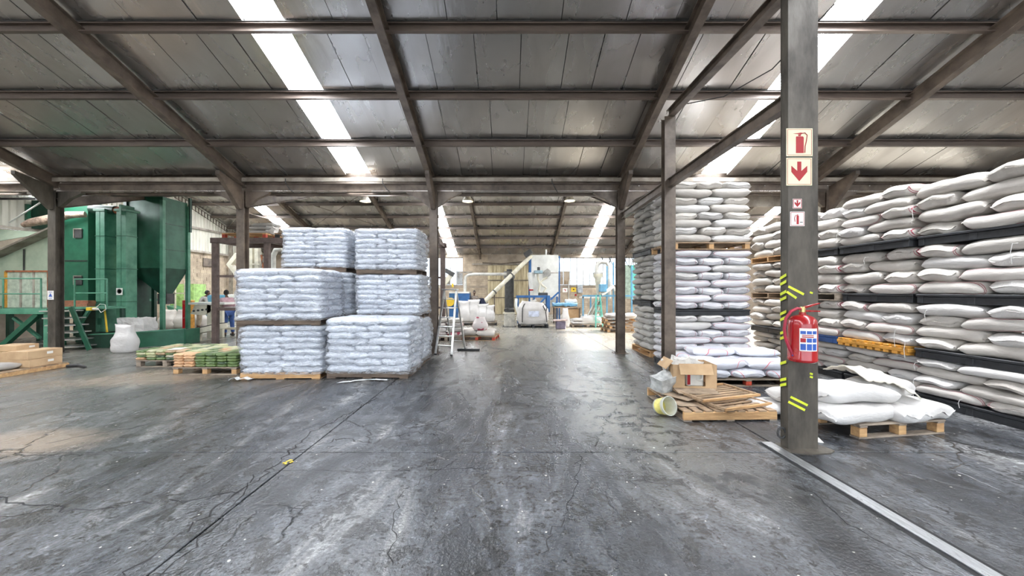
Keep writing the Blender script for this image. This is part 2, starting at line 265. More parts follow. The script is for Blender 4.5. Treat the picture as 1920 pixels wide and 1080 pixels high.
# ------------------------------------------------------------------ mesh helpers
class MB:
    def __init__(s): s.v = []; s.f = []
    def add(s, vs, fs, M=None):
        o = len(s.v)
        s.v += [tuple(M @ Vector(p)) if M else tuple(p) for p in vs]; s.f += [tuple(i + o for i in f) for f in fs]; return s
    def box(s, c, d, M=None, rz=0, rx=0, ry=0):
        x, y, z = d[0] / 2, d[1] / 2, d[2] / 2
        T = Matrix.Translation(c) @ Matrix.Rotation(rz, 4, 'Z') @ Matrix.Rotation(ry, 4, 'Y') @ Matrix.Rotation(rx, 4, 'X')
        if M: T = M @ T
        return s.add([(-x, -y, -z), (x, -y, -z), (x, y, -z), (-x, y, -z), (-x, -y, z), (x, -y, z), (x, y, z), (-x, y, z)],
                     [(0, 3, 2, 1), (4, 5, 6, 7), (0, 1, 5, 4), (1, 2, 6, 5), (2, 3, 7, 6), (3, 0, 4, 7)], T)
    def bb(s, x0, x1, y0, y1, z0, z1): return s.box(((x0 + x1) / 2, (y0 + y1) / 2, (z0 + z1) / 2), (x1 - x0, y1 - y0, z1 - z0))
    def ext(s, prof, p0, p1, up=(0, 0, 1)):
        p0, p1, up = Vector(p0), Vector(p1), Vector(up)
        d = (p1 - p0).normalized(); sd = d.cross(up).normalized(); u = sd.cross(d)
        n = len(prof)
        vs = [p0 + sd * a + u * b for a, b in prof] + [p1 + sd * a + u * b for a, b in prof]
        fs = [(i, (i + 1) % n, n + (i + 1) % n, n + i) for i in range(n)] + [tuple(range(n))[::-1], tuple(range(n, 2 * n))]
        return s.add(vs, fs)
    def bar(s, p0, p1, w, d=None, up=(0, 0, 1)):
        d = d or w; a, b = w / 2, d / 2
        return s.ext([(-a, -b), (a, -b), (a, b), (-a, b)], p0, p1, up)
    def ibeam(s, p0, p1, w, d, tf=.014, tw=.01, up=(0, 0, 1)):
        a, b = w / 2, d / 2
        return s.ext([(-a, -b), (a, -b), (a, -b + tf), (tw, -b + tf), (tw, b - tf), (a, b - tf), (a, b), (-a, b), (-a, b - tf), (-tw, b - tf), (-tw, -b + tf), (-a, -b + tf)], p0, p1, up)
    def cyl(s, p0, p1, r0, r1=None, n=12):
        r1 = r0 if r1 is None else r1
        p0, p1 = Vector(p0), Vector(p1); d = (p1 - p0).normalized()
        a = d.orthogonal().normalized(); b = d.cross(a)
        vs = []
        for p, r in ((p0, r0), (p1, r1)):
            vs += [p + (a * math.cos(2 * PI * i / n) + b * math.sin(2 * PI * i / n)) * r for i in range(n)]
        return s.add(vs, [(i, (i + 1) % n, n + (i + 1) % n, n + i) for i in range(n)] + [tuple(range(n))[::-1], tuple(range(n, 2 * n))])
    def lathe(s, prof, c=(0, 0, 0), n=20, M=None):
        vs = []; m = len(prof)
        for r, z in prof: vs += [(c[0] + r * math.cos(2 * PI * i / n), c[1] + r * math.sin(2 * PI * i / n), c[2] + z) for i in range(n)]
        fs = [(k * n + i, k * n + (i + 1) % n, (k + 1) * n + (i + 1) % n, (k + 1) * n + i) for k in range(m - 1) for i in range(n)]
        fs += [tuple(range(n))[::-1], tuple(range((m - 1) * n, m * n))]
        return s.add(vs, fs, M)
    def tube(s, pts, r, n=8):
        pts = [Vector(p) for p in pts]; vs = []; ref = None
        for i, p in enumerate(pts):
            d = (pts[min(i + 1, len(pts) - 1)] - pts[max(i - 1, 0)]).normalized()
            if ref is None: ref = d.orthogonal().normalized()
            a = (ref - d * ref.dot(d)).normalized(); ref = a; b = d.cross(a)
            rr = r[i] if isinstance(r, (list, tuple)) else r
            vs += [p + (a * math.cos(2 * PI * k / n) + b * math.sin(2 * PI * k / n)) * rr for k in range(n)]
        m = len(pts)
        return s.add(vs, [(j * n + i, j * n + (i + 1) % n, (j + 1) * n + (i + 1) % n, (j + 1) * n + i) for j in range(m - 1) for i in range(n)] + [tuple(range(n))[::-1], tuple(range((m - 1) * n, m * n))])
    def poly(s, pts, th=(0, 0.002, 0)):
        n = len(pts); t = Vector(th)
        vs = [Vector(p) for p in pts] + [Vector(p) + t for p in pts]
        return s.add(vs, [tuple(range(n)), tuple(range(n, 2 * n))[::-1]] + [(i, (i + 1) % n, n + (i + 1) % n, n + i) for i in range(n)])
    def me(s, name, m, smooth=False, bev=0):
        d = bpy.data.meshes.new(name); d.from_pydata(s.v, [], s.f)
        bm = bmesh.new(); bm.from_mesh(d)
        bmesh.ops.recalc_face_normals(bm, faces=bm.faces[:])
        if bev: bmesh.ops.bevel(bm, geom=bm.edges[:], offset=bev, segments=1, affect='EDGES', clamp_overlap=True)
        if smooth:
            for f in bm.faces: f.smooth = True
            for e in bm.edges:
                if len(e.link_faces) == 2 and e.calc_face_angle(0) > 0.75: e.smooth = False
        bm.to_mesh(d); bm.free(); d.materials.append(m); return d
    def ob(s, name, m, parent=None, smooth=False, bev=0, **kw):
        return link(name, s.me(name, m, smooth, bev), parent, **kw)
def link(name, data, parent=None, loc=None, rot=None, label=None, cat=None, group=None, kind=None, scale=None):
    o = bpy.data.objects.new(name, data); C.objects.link(o)
    if parent is not None: o.parent = parent
    if loc is not None: o.location = loc
    if rot is not None: o.rotation_euler = rot
    if scale is not None: o.scale = scale
    for k, v in (('label', label), ('category', cat), ('group', group), ('kind', kind)):
        if v: o[k] = v
    return o
def thing(name, label, cat, loc=(0, 0, 0), rz=0, group=None):
    return link(name, None, None, loc, (0, 0, rz), label, cat, group)
def X(px, Y): return (px - 955) / 690 * Y
def Z(py, Y): return EYE + (545 - py) / 690 * Y
CACHE = {}
def cached(key, fn):
    if key not in CACHE: CACHE[key] = fn()
    return CACHE[key]
# ------------------------------------------------------------------ the setting
XL, XR, YV, YB = -16.85, 18.0, 9.72, 25.7
SL = 0.348; HV = 4.69; HB = 4.18
YR1 = 1.72; YF = -6.3; YR2 = 17.7
BAYS = [-16.85, -11.9, -6.97, -2.02, 2.92, 7.86, 12.8, 18.0]
def roof_z(y):
    if y > YR2: return HB + SL * (YB - y)
    if y > YV: return HB + SL * (y - YV)
    if y > YR1: return HV + SL * (YV - y)
    return HV + SL * (YV - YR1) - SL * (YR1 - y)

def bar_struct(name, mbb, m, **k): return mbb.ob(name, m, kind='structure', **k)
fl = MB().bb(-40, 40, -40, 45, -0.30, -0.035).ob('floor', CRACK, kind='structure')
xs = [-21.8] + [b - 0.08 for b in BAYS[:-1]] + [17.9, 22.8]
ys = [-11.1, -8.12, -5.14, -2.2, 0.78, 3.76, 6.74, 9.72, 12.9, 16.1, 19.3, 22.5, 25.7]
for i in range(len(xs) - 1):
    for j in range(len(ys) - 1):
        g = 0.007
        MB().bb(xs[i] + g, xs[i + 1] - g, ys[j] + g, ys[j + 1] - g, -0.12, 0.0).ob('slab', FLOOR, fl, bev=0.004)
# long cracks running over the slabs, as thin dirt-filled grooves
def crack(pts, wd, seed, sub=14, jit=0.035):
    r = random.Random(seed); P = []
    for a, b_ in zip(pts[:-1], pts[1:]):
        for k in range(sub):
            t = k / sub; P.append(Vector((a[0] + (b_[0] - a[0]) * t + r.uniform(-jit, jit), a[1] + (b_[1] - a[1]) * t + r.uniform(-jit, jit), 0)))
    P.append(Vector((pts[-1][0], pts[-1][1], 0)))
    m = MB(); vs = []
    for i, p in enumerate(P):
        d = (P[min(i + 1, len(P) - 1)] - P[max(0, i - 1)]).normalized(); n = Vector((-d.y, d.x, 0)); ww = wd * r.uniform(0.5, 1.6)
        vs += [p + n * ww + Vector((0, 0, 0.0008)), p - n * ww + Vector((0, 0, 0.0008))]
    m.add(vs, [(2 * i, 2 * i + 1, 2 * i + 3, 2 * i + 2) for i in range(len(P) - 1)])
    m.ob('floor_crack', CRACK, fl)
crack([(-2.25, 1.9), (-2.2, 3.2), (-2.3, 4.3), (-2.05, 5.6), (-2.08, 6.7)], 0.006, 1, 18)
crack([(-2.02, 1.9), (-2.05, 2.6), (-2.3, 3.3)], 0.004, 2, 12)
crack([(-5.2, 2.6), (-4.2, 2.95), (-3.3, 2.75), (-2.2, 3.0)], 0.005, 3)
crack([(-5.4, 2.05), (-4.6, 2.4), (-4.2, 2.95)], 0.004, 4)
crack([(-2.2, 3.72), (-1.9, 4.1), (-1.5, 4.0), (-1.1, 4.3), (-0.8, 4.2)], 0.004, 5)
crack([(-2.1, 4.7), (-1.7, 4.4), (-1.5, 4.0)], 0.004, 6)
crack([(-5.0, 4.0), (-4.4, 4.6), (-3.7, 5.5)], 0.005, 7)
crack([(-5.6, 3.6), (-4.7, 3.68), (-3.9, 3.7)], 0.004, 8)
crack([(2.55, 3.4), (2.4, 2.6), (2.55, 2.0), (2.4, 1.5), (2.5, 1.2)], 0.004, 9, 12, .02)
crack([(0.9, 3.9), (1.2, 4.6), (1.5, 5.2)], 0.004, 10)
crack([(0.2, 2.3), (0.5, 2.9), (0.7, 3.7)], 0.003, 11)
crack([(-0.7, 2.2), (-0.9, 3.0), (-0.5, 3.6)], 0.003, 12)
crack([(-2.25, 3.4), (-1.4, 3.35), (-0.3, 3.42), (0.3, 3.35)], 0.003, 13, 16, .02)
unseen_yard = MB().bb(-60, 60, -60, -11.1, -0.06, -0.01).ob('unseen_yard_ground', mat('unseen_yard_concrete', (0.34, 0.33, 0.30), 0.9), kind='structure')  # unseen ground added outside to stop sky light coming from below
MB().bb(22.8, 80, -11, 45, -0.06, -0.01).ob('unseen_yard_ground', MATS['unseen_yard_concrete'], kind='structure')

# roof: outer cladding, foil soffit panels, purlins, rafters, skylights
SKY_X = [(-13.85, -13.15), (-4.30, -3.64), (5.05, 5.73), (14.4, 15.1)]
ceil = MB(); ceil2 = MB()
def slope_quad(m, x0, x1, y0, y1, off, th):
    z0, z1 = roof_z(y0 + 1e-4) + off, roof_z(y1 - 1e-4) + off
    m.add([(x0, y0, z0), (x1, y0, z0), (x1, y1, z1), (x0, y1, z1), (x0, y0, z0 + th), (x1, y0, z0 + th), (x1, y1, z1 + th), (x0, y1, z1 + th)],
          [(0, 3, 2, 1), (4, 5, 6, 7), (0, 1, 5, 4), (1, 2, 6, 5), (2, 3, 7, 6), (3, 0, 4, 7)])
cuts = [XL - .3] + [v for p in SKY_X for v in p] + [XR + .3]
SLOPES = [(YF, YR1), (YR1, YV), (YV, YR2), (YR2, YB)]
for k in range(0, len(cuts), 2):
    for q, (a, b_) in enumerate(SLOPES): slope_quad(ceil if q in (1, 3) else ceil2, cuts[k], cuts[k + 1], a, b_, 0.06, 0.05)
ceiling = ceil.ob('ceiling', DARKM, kind='structure')
ceil2.ob('ceiling', FOIL, kind='structure')
for (x0, x1) in SKY_X:
    for a, b_ in SLOPES:
        sk = MB(); slope_quad(sk, x0 + .005, x1 - .005, a, b_, 0.07, 0.02)
        sk.ob('skylight_sheet', SKYL, ceiling, label='translucent white roof sheet glowing with daylight')
# soffit panels between purlins, each a foil-faced board a little proud or tilted
PUR_N = [YV - 1.25 * k for k in range(0, 7)]
PUR_F = [YB - 0.05 - 1.22 * k for k in range(0, 7)]
def panels(ys_, xa, xb, wdt, rnd, joined=None):
    for j in range(len(ys_) - 1):
        y1, y0 = ys_[j], ys_[j + 1]; x = xa
        while x < xb:
            ww = wdt * rnd.choice((0.75, 1, 1, 1.3)); x2 = min(x + ww, xb)
            for (s0, s1) in SKY_X:
                if x < s0 < x2: x2 = s0
            if any(s0 - .01 <= x < s1 - .01 for s0, s1 in SKY_X):
                x = [s1 for s0, s1 in SKY_X if s0 - .01 <= x < s1 - .01][0]; continue
            m = joined if joined is not None else MB(); off = rnd.uniform(0.0, 0.014); t = rnd.uniform(-0.011, 0.011)
            za, zb = roof_z(y0 + .01) + off, roof_z(y1 - .01) + off
            xx0, xx1 = x + .006, x2 - .006
            m.add([(xx0, y0 + .01, za + t), (xx1, y0 + .01, za - t), (xx1, y1 - .01, zb - t), (xx0, y1 - .01, zb + t),
                   (xx0, y0 + .01, za + .045), (xx1, y0 + .01, za + .045), (xx1, y1 - .01, zb + .045), (xx0, y1 - .01, zb + .045)],
                  [(0, 3, 2, 1), (4, 5, 6, 7), (0, 1, 5, 4), (1, 2, 6, 5), (2, 3, 7, 6), (3, 0, 4, 7)])
            x = x2
            if joined is None: m.ob('soffit_panel', FOIL, ceiling)
rr_ = random.Random(3)
panels(PUR_N[:5], -13.2, 12.9, 0.80, rr_)
panels(PUR_F[:6], -16.8, 9.0, 1.24, rr_)
jn = MB()
panels(PUR_N[:5], -16.9, -13.2, .9, rr_, jn); panels(PUR_N[:5], 12.9, 18.2, .9, rr_, jn)
panels(PUR_N[4:], -16.9, 18.2, .9, rr_, jn); panels([2.22, YR1], -16.9, 18.2, .9, rr_, jn)
panels(PUR_F[5:], -16.9, 18.2, 1.24, rr_, jn); panels(PUR_F[:6], 9.0, 18.2, 1.24, rr_, jn); panels([PUR_F[6], YR2], -16.9, 18.2, 1.24, rr_, jn); panels([YB, PUR_F[0]], -16.9, 18.2, 1.24, rr_, jn)
jn.ob('outer_soffit_panels', FOIL, ceiling, kind='stuff')
def purlin(y, below=True, flip=1):
    z = roof_z(y) - 0.005
    d = .15; w_ = .07; t = .006
    prof = [(-w_ / 2, 0), (w_ / 2, 0), (w_ / 2, -.02), (w_ / 2 - t, -.02), (w_ / 2 - t, -t), (-w_ / 2 + t, -t), (-w_ / 2 + t, -d + t), (w_ / 2 - t, -d + t), (w_ / 2 - t, -d + .02), (w_ / 2, -d + .02), (w_ / 2, -d), (-w_ / 2, -d)]
    prof = [(a * flip, b_) for a, b_ in prof]
    MB().ext(prof, (XL - .2, y, z), (XR + .2, y, z)).ob('purlin', PURLIN, ceiling)
    MB().bb(XL - .2, XR + .2, y - .05, y + .05, z + .001, z + .012).ob('purlin_packer', DARKM, ceiling)
for y in PUR_N[1:]: purlin(y)
for k in range(1, 6): purlin(YR1 - 1.3 * k)
for y in PUR_F[1:]: purlin(y, flip=-1)
for k in range(1, 6): purlin(YV + 1.3 * k)
# rafters, one per bay line and slope
for bx in BAYS:
    for (a, b_) in SLOPES:
        z0, z1 = roof_z(a + 1e-4) - .22, roof_z(b_ - 1e-4) - .22
        if b_ == YV: z1 -= .0
        MB().ibeam((bx, a, z0), (bx, b_, z1), .14, .26).ob('rafter', STEEL, ceiling)
# valley beam + box gutter with straps
MB().ibeam((XL, YV + .02, 4.36), (XR, YV + .02, 4.36), .15, .22).ob('valley_beam', STEEL, ceiling)
MB().ext([(-.2, .2), (-.2, 0), (.2, 0), (.2, .2), (.185, .2), (.185, .015), (-.185, .015), (-.185, .2)], (XL, YV + .28, 4.33), (XR, YV + .28, 4.33)).ob('box_gutter', STEEL_L, ceiling)
MB().bb(XL - .2, XR + .2, YV + .115, YV + .13, 4.20, 4.80).ob('valley_fascia', STEEL, ceiling)
MB().bb(XL, XR, YV - .16, YV - .12, 4.49, 4.59).ob('valley_angle', STEEL_L, ceiling)
MB().bb(3.1, XR, YV + .50, YV + .53, 3.98, 4.42).ob('gutter_apron', STEEL_L, ceiling)
for px in (535, 717, 1035):
    xx = X(px, YV - .2)
    MB().tube([(xx, YV - .19, 4.55), (xx, YV - .2, 4.45), (xx + .1, YV - .18, 4.28), (xx + .16, YV - .1, 4.22)], .012, 6).ob('gutter_strap', DARKM, ceiling)
for i in range(26):
    xx = 3.4 + i * .55; MB().cyl((xx, YV - .075, 4.40), (xx, YV - .06, 4.40), .012, n=6).ob('bolt_head', ALU, ceiling)
# roof bracing in the far bay (thin crossed rods)
for (xa, xb) in ((-16.8, -11.9), (-11.9, -6.97)):
    for (ya, yb) in ((18.0, 21.8), (21.8, 25.4)):
        MB().cyl((xa, ya, roof_z(ya) - .3), (xb, yb, roof_z(yb) - .3), .018, n=6).ob('brace_rod', STEEL, ceiling)
        MB().cyl((xb, ya, roof_z(ya) - .3), (xa, yb, roof_z(yb) - .3), .018, n=6).ob('brace_rod', STEEL, ceiling)

MB().bb(XL - .3, XR + .3, YV - .04, YV + .16, 4.80, 4.84).ob('valley_flashing', STEEL_L, ceiling)
# walls
wb = MB()
zb0, zb1 = 2.0, 3.98
wb.bb(XL - .2, XR + .2, YB, YB + .22, 0, zb0)
wins = [(-9.9, -3.25), (3.35, 10.2)]
wb.bb(XL - .2, wins[0][0], YB, YB + .22, zb0, 4.3); wb.bb(wins[0][1], wins[1][0], YB, YB + .22, zb0, 4.3); wb.bb(wins[1][1], XR + .2, YB, YB + .22, zb0, 4.3)
wb.bb(wins[0][0], wins[0][1], YB, YB + .22, zb1, 4.3); wb.bb(wins[1][0], wins[1][1], YB, YB + .22, zb1, 4.3)
wall_back = wb.ob('wall_back', CONCW, kind='structure')
# brick courses of the back wall: real relief, joined
bk = MB(); r = random.Random(11)
def bricks(m, xa, xb, za, zb, L_=.46, H_=.155, dep=.02):
    z = za; row = 0
    while z + H_ <= zb + .02:
        x = xa - (L_ / 2 if row % 2 else 0)
        while x < xb:
            a, b_ = max(x, xa), min(x + L_ - .02, xb)
            if b_ - a > .04: m.bb(a, b_, YB - dep - r.uniform(0, .006), YB + .01, z, min(z + H_ - .018, zb))
            x += L_
        z += H_; row += 1
bricks(bk, XL, -1.55, 0, 1.98); bricks(bk, 1.35, 12.0, 0, 1.98); bricks(bk, -3.2, -1.5, 2.0, 4.15)
bk.ob('brick_courses', BRICKM, wall_back, kind='stuff')
for i, (a, b_) in enumerate(wins):
    f = MB(); n = 15
    f.bb(a, b_, YB + .05, YB + .11, zb0, zb0 + .06); f.bb(a, b_, YB + .05, YB + .11, zb1 - .06, zb1)
    for k in range(n + 1):
        xx = a + (b_ - a) * k / n; f.bb(xx - .022, xx + .022, YB + .05, YB + .11, zb0, zb1)
    wo = f.ob('window_%d' % (i + 1), STEEL_L, kind='structure')
    MB().bb(a, b_, YB - .06, YB + .06, zb0 - .05, zb0).ob('window_sill', CONCW, wo)
    for k in range(n):
        x0, x1 = a + (b_ - a) * k / n + .022, a + (b_ - a) * (k + 1) / n - .022
        MB().bb(x0, x1, YB + .075, YB + .081, zb0 + .06, zb1 - .06).ob('pane', GLASS, wo)
    for k in ((12, 14) if i == 0 else (0, 1)):
        x0 = a + (b_ - a) * k / n
        MB().bb(x0 + .03, x0 + .42, YB + .085, YB + .1, zb0 + .07, zb0 + (1.0 if k != 12 else .6)).ob('board', CARD if i else STEEL_L, wo)
# big corrugated sliding door in the back wall
def corr(m, a, b_, z0, z1, y, axis='x', pitch=.18, dep=.035, off=0):
    n = max(1, int(round((b_ - a) / pitch))); P = []
    for k in range(n):
        t = a + (b_ - a) * k / n; p = (b_ - a) / n
        P += [(t, 0), (t + p * .35, 0), (t + p * .5, dep), (t + p * .85, dep)]
    P.append((b_, 0)); vs = []
    for (t, d) in P:
        for z in (z0, z1): vs.append((t, y - d, z) if axis == 'x' else (y + d, t, z if z == z0 else (z1(t) if callable(z1) else z1)))
    m.add(vs, [(2 * i, 2 * i + 2, 2 * i + 3, 2 * i + 1) for i in range(len(P) - 1)])
door = MB().bb(-1.5, 1.32, YB - .05, YB - .01, 0.02, 3.42).ob('door_1', CORR_Y, kind='structure')
for k in range(3):
    for (za, zb_) in ((.03, 1.15), (1.2, 2.35), (2.4, 3.4)):
        m = MB(); corr(m, -1.48 + k * .93, -1.48 + (k + 1) * .93 - .02, za, zb_, YB - .06 - .01 * (k % 2)); m.ob('door_sheet', CORR_Y, door)
for zz in (1.17, 2.37): MB().bb(-1.5, 1.32, YB - .13, YB - .10, zz - .03, zz + .03).ob('door_rail', STEEL, door)
MB().bb(-2.6, 1.45, YB - .16, YB - .05, 3.45, 3.55).ob('door_track', STEEL_L, door)
# left wall: block base, sheeted gable
wl = MB().bb(XL - .25, XL - .03, YF, YB + .2, 0, 3.72)
wall_left = wl.ob('wall_left', CONCW, kind='structure')
bl = MB(); z = 0; row = 0
while z < 3.7:
    y = 14.0 - (.21 if row % 2 else 0)
    while y < YB:
        bl.bb(XL - .04, XL - .012 + r.uniform(-.006, .008), y, min(y + .405, YB), z, min(z + .188, 3.72)); y += .42
    z += .2; row += 1
bl.ob('block_courses', BRICKM, wall_left, kind='stuff')
yy = YF
while yy < YB - .1:
    y2 = min(yy + 1.6, YB)
    m = MB(); corr(m, yy, y2, 3.72, lambda t: roof_z(t) + .05, XL, 'y', .2, .04); m.ob('wall_sheet', CORR, wall_left); yy = y2
MB().bar((XL + .1, 9.8, 5.0), (XL + .1, YB, 5.0), .07, .1).ob('wall_rail', STEEL_L, wall_left)
MB().bar((XL + .1, 9.8, 3.76), (XL + .1, YB, 3.76), .07, .1).ob('wall_rail', STEEL_L, wall_left)
# right wall with a wide open roller door in the far bay, gable over
wr = MB(); wr.bb(XR, XR + .2, YF, 11.4, 0, 4.0); wr.bb(XR, XR + .2, 20.4, YB + .2, 0, 4.0); wr.bb(XR, XR + .2, 11.4, 20.4, 3.9, 4.0)
wall_right = wr.ob('wall_right', CONCW, kind='structure')
yy = YF
while yy < YB - .1:
    y2 = min(yy + 1.6, YB)
    m = MB(); corr(m, yy, y2, 4.0, lambda t: roof_z(t) + .05, XR, 'y', .2, .04); m.ob('wall_sheet', CORR, wall_right); yy = y2

# unseen front wall added to cut sky fill; its wide opening lets some in
wf = MB(); wf.bb(XL - .2, -8.0, YF - .2, YF, 0, 4.7); wf.bb(9.5, XR + .2, YF - .2, YF, 0, 4.7); wf.bb(-8.0, 9.5, YF - .2, YF, 4.3, 4.7)
wf.ob('wall_front_unseen', CONCW, kind='structure')
# columns
def column(name, x, y, top, wx, wy, label, m=STEEL, plate=True, kneesx=True, knee_y=True):
    t = thing(name, label, 'column', (x, y, 0))
    MB().ibeam((0, 0, 0.012), (0, 0, top), wx, wy, .014, .01, up=(0, 1, 0)).ob('shaft', m, t)
    if plate:
        b_ = MB().bb(-wx * .9, wx * .9, -wy * .75, wy * .75, 0, .014)
        b_.ob('base_plate', m, t)
        for sx in (-1, 1): MB().cyl((sx * wx * .72, 0, .01), (sx * wx * .72, 0, .045), .012, n=6).ob('anchor_bolt', DARKM, t)
    if kneesx:
        for sx in (-1, 1):
            P = [(sx * wx / 2, -.05, top - .02), (sx * wx / 2, -.05, top - .42), (sx * (wx / 2 + .06), -.05, top - .40), (sx * (wx / 2 + .3), -.05, top - .2), (sx * (wx / 2 + .62), -.05, top - .06), (sx * (wx / 2 + .62), -.05, top - .02)]
            MB().poly(P, (0, .1, 0)).ob('knee_bracket', m, t)
    if knee_y:
        MB().poly([(-.05, -wy / 2, top + .1), (-.05, -wy / 2, top - .5), (-.05, -wy / 2 - .06, top - .5), (-.05, -wy / 2 - .75, top + .2), (-.05, -wy / 2 - .75, top + .28)], (.1, 0, 0)).ob('haunch', m, t)
    return t
cols = [(-11.97, 'grey steel column beside the green machinery steps'), (-7.04, 'steel column between the brown rack and the wrapped sacks'),
        (-1.99, 'steel column just behind the wrapped stacks, beside the stepladder'), (2.93, 'steel column standing alone in front of the sunlit floor'),
        (8.40, 'far right steel column rising behind the cream sack stacks')]
for cx, lb in cols:
    column('steel_column', cx, YV, 4.27, .20, .20, lb, STEEL_G if cx < -11 else STEEL)
for cx in (13.3, -16.6): column('steel_column', cx, YV, 4.27, .2, .2, 'steel column in the outermost bay on the %s side' % ('right' if cx > 0 else 'left'))
column('steel_column', 2.96, 6.85, 4.86, .20, .16, 'slim steel column behind the open cardboard box', STEEL, kneesx=False, knee_y=False)
for bx in (-11.9, -6.97): column('wall_post', bx, YB - .15, 4.0, .15, .15, 'slim post on the back wall %s' % ('nearer the corner' if bx < -11 else 'behind the wrapped sacks'), kneesx=False, knee_y=False)
for yy in (22.0,): column('wall_post', XL + .2, yy, 5.3, .15, .15, 'steel post against the sheeted left wall', STEEL_L, kneesx=False, knee_y=False)
# the big near post: a channel with its web towards the viewer
tp = thing('steel_column', 'large dark steel post carrying the fire extinguisher and signs', 'column', (3.045, 3.86, 0))
W2 = .155
MB().ext([(-W2, -.045), (W2, -.045), (W2, .045), (W2 - .012, .045), (W2 - .012, -.033), (-W2 + .012, -.033), (-W2 + .012, .045), (-W2, .045)], (0, 0, 0.01), (0, 0, 6.45), up=(0, 1, 0)).ob('shaft', STEEL_G, tp)
MB().ext([(-W2 - .015, .05), (W2 + .0, .05), (W2 + .0, .062), (-W2 - .015, .062)], (0, 0, 0.01), (0, 0, 6.4), up=(0, 1, 0)).ob('backing_flat', STEEL_G, tp)
MB().poly([(-.2, -.12, 0), (-.05, -.17, 0), (.2, -.15, 0), (.29, -.09, 0), (.24, .1, 0), (-.2, .1, 0)], (0, 0, .012)).ob('base_plate', STEEL_G, tp)
MB().tube([(-.19 + .04 * math.cos(a), -.0, .16 + .055 * math.sin(a)) for a in [k * PI / 5 for k in range(10)]], .012, 6).ob('shackle', DARKM, tp)
def tape(x0, z0, x1, z1, wd=.02, y=-.0465):
    dx, dz = x1 - x0, z1 - z0; l = math.hypot(dx, dz); nx, nz = -dz / l * wd / 2, dx / l * wd / 2
    MB().poly([(x0 + nx, y, z0 + nz), (x1 + nx, y, z1 + nz), (x1 - nx, y, z1 - nz), (x0 - nx, y, z0 - nz)], (0, -.0012, 0)).ob('tape_mark', YELT, tp)
def cpt(px, py): Yc = 3.86 - .045; return (X(px, Yc) - 3.045, Z(py, Yc))
for (a, b_, c_, d_) in ((1478, 537, 1507, 552), (1475, 547, 1493, 559), (1482, 744, 1514, 760), (1478, 753, 1509, 769)):
    p, q = cpt(a, b_), cpt(c_, d_); tape(p[0], p[1], q[0], q[1], .024)
for (py) in (548, 700, 706):
    p = cpt(1520, py); tape(p[0] - .01, p[1], p[0] + .02, p[1] - .01)
for py in (516, 528, 547, 558, 585, 596, 622, 632, 680, 712, 722):
    zz = Z(py, 3.8)
    MB().poly([(-W2 - .016, -.04, zz + .02), (-W2 - .016, .045, zz - .035 + .02), (-W2 - .016, .045, zz - .065 + .02), (-W2 - .016, -.04, zz - .01)], (-.0012, 0, 0)).ob('tape_mark', YELT, tp)
# crane rails along the post line
mb1 = MB().ibeam((2.96, 3.93, 3.66), (2.96, YV - .1, 3.60), .10, .16)
mb1.ob('lower_runway_beam', STEEL, label='lower dark steel beam running from big post back to valley column', cat='beam')
mb2 = MB().ibeam((2.98, -1.5, 4.80), (2.98, 6.85, 4.93), .12, .14)
mb2.ob('upper_runway_beam', STEEL, label='upper dark steel beam over the near bay resting on slim column', cat='beam')
MB().tube([(3.0, 6.2, 4.8), (3.2, 5.5, 4.55), (3.5, 4.9, 4.6), (3.8, 4.3, 5.0)], .008, 5).ob('loose_cable', RUBBER, label='thin black cable looping down from the upper steel beam', cat='cable')
# floor guide rail
rl = thing('floor_rail', 'worn steel guide rail let into the floor in front of big post', 'rail', (2.79, 0, 0))
MB().bb(-.055, .055, .3, 4.0, 0.0, .010).ob('rail_strip', RAIL_M, rl, bev=.002)
for sx in (-1, 1): MB().bb(sx * .078 - .018, sx * .078 + .018, .3, 4.0, .0, .0015).ob('rail_groove', CRACK, rl)
# high bay lamps
for px, py, Yl, lb in ((685, 377, 14, 'left'), (877, 377, 14, 'middle'), (1068, 376, 14, 'right')):
    xx, zz = X(px, Yl), Z(py, Yl); zt = roof_z(Yl)
    t = thing('pendant_lamp', 'lit bell-shaped lamp under the far roof, %s one of three' % lb, 'lamp', (xx, Yl, zz), 0, 'high bay lamps')
    MB().lathe([(.05, .24), (.09, .2), (.13, .12), (.2, 0), (.21, -.02), (.2, -.02), (.12, .11), (.04, .2)]).ob('lamp_shade', mat('lamp_shade_metal', (.75, .72, .62), .35, .3), t, smooth=True)
    MB().bb(-.08, .08, -.08, .08, .22, .42).ob('ballast_box', WHITE_M, t, bev=.01)
    MB().cyl((0, 0, .4), (0, 0, zt - zz), .012, n=6).ob('rod', STEEL, t)
    MB().lathe([(.03, .13), (.09, .1), (.14, .03), (.15, .0), (.1, -.03), (.02, -.05)]).ob('bulb', LAMPG, t, smooth=True, label='glowing yellow-white lamp glass')
Yl = 14; xx, zz = X(1450, Yl), Z(380, Yl)
t = thing('pendant_lamp', 'unlit bell-shaped lamp beyond the centre sack stack, by the skylight', 'lamp', (xx, Yl, zz), 0, 'high bay lamps')
MB().lathe([(.05, .24), (.09, .2), (.13, .12), (.2, 0), (.21, -.02), (.2, -.02), (.12, .11), (.04, .2)]).ob('lamp_shade', MATS['lamp_shade_metal'], t, smooth=True)
MB().bb(-.08, .08, -.08, .08, .22, .42).ob('ballast_box', WHITE_M, t, bev=.01)
MB().cyl((0, 0, .4), (0, 0, roof_z(Yl) - zz), .012, n=6).ob('rod', STEEL, t)
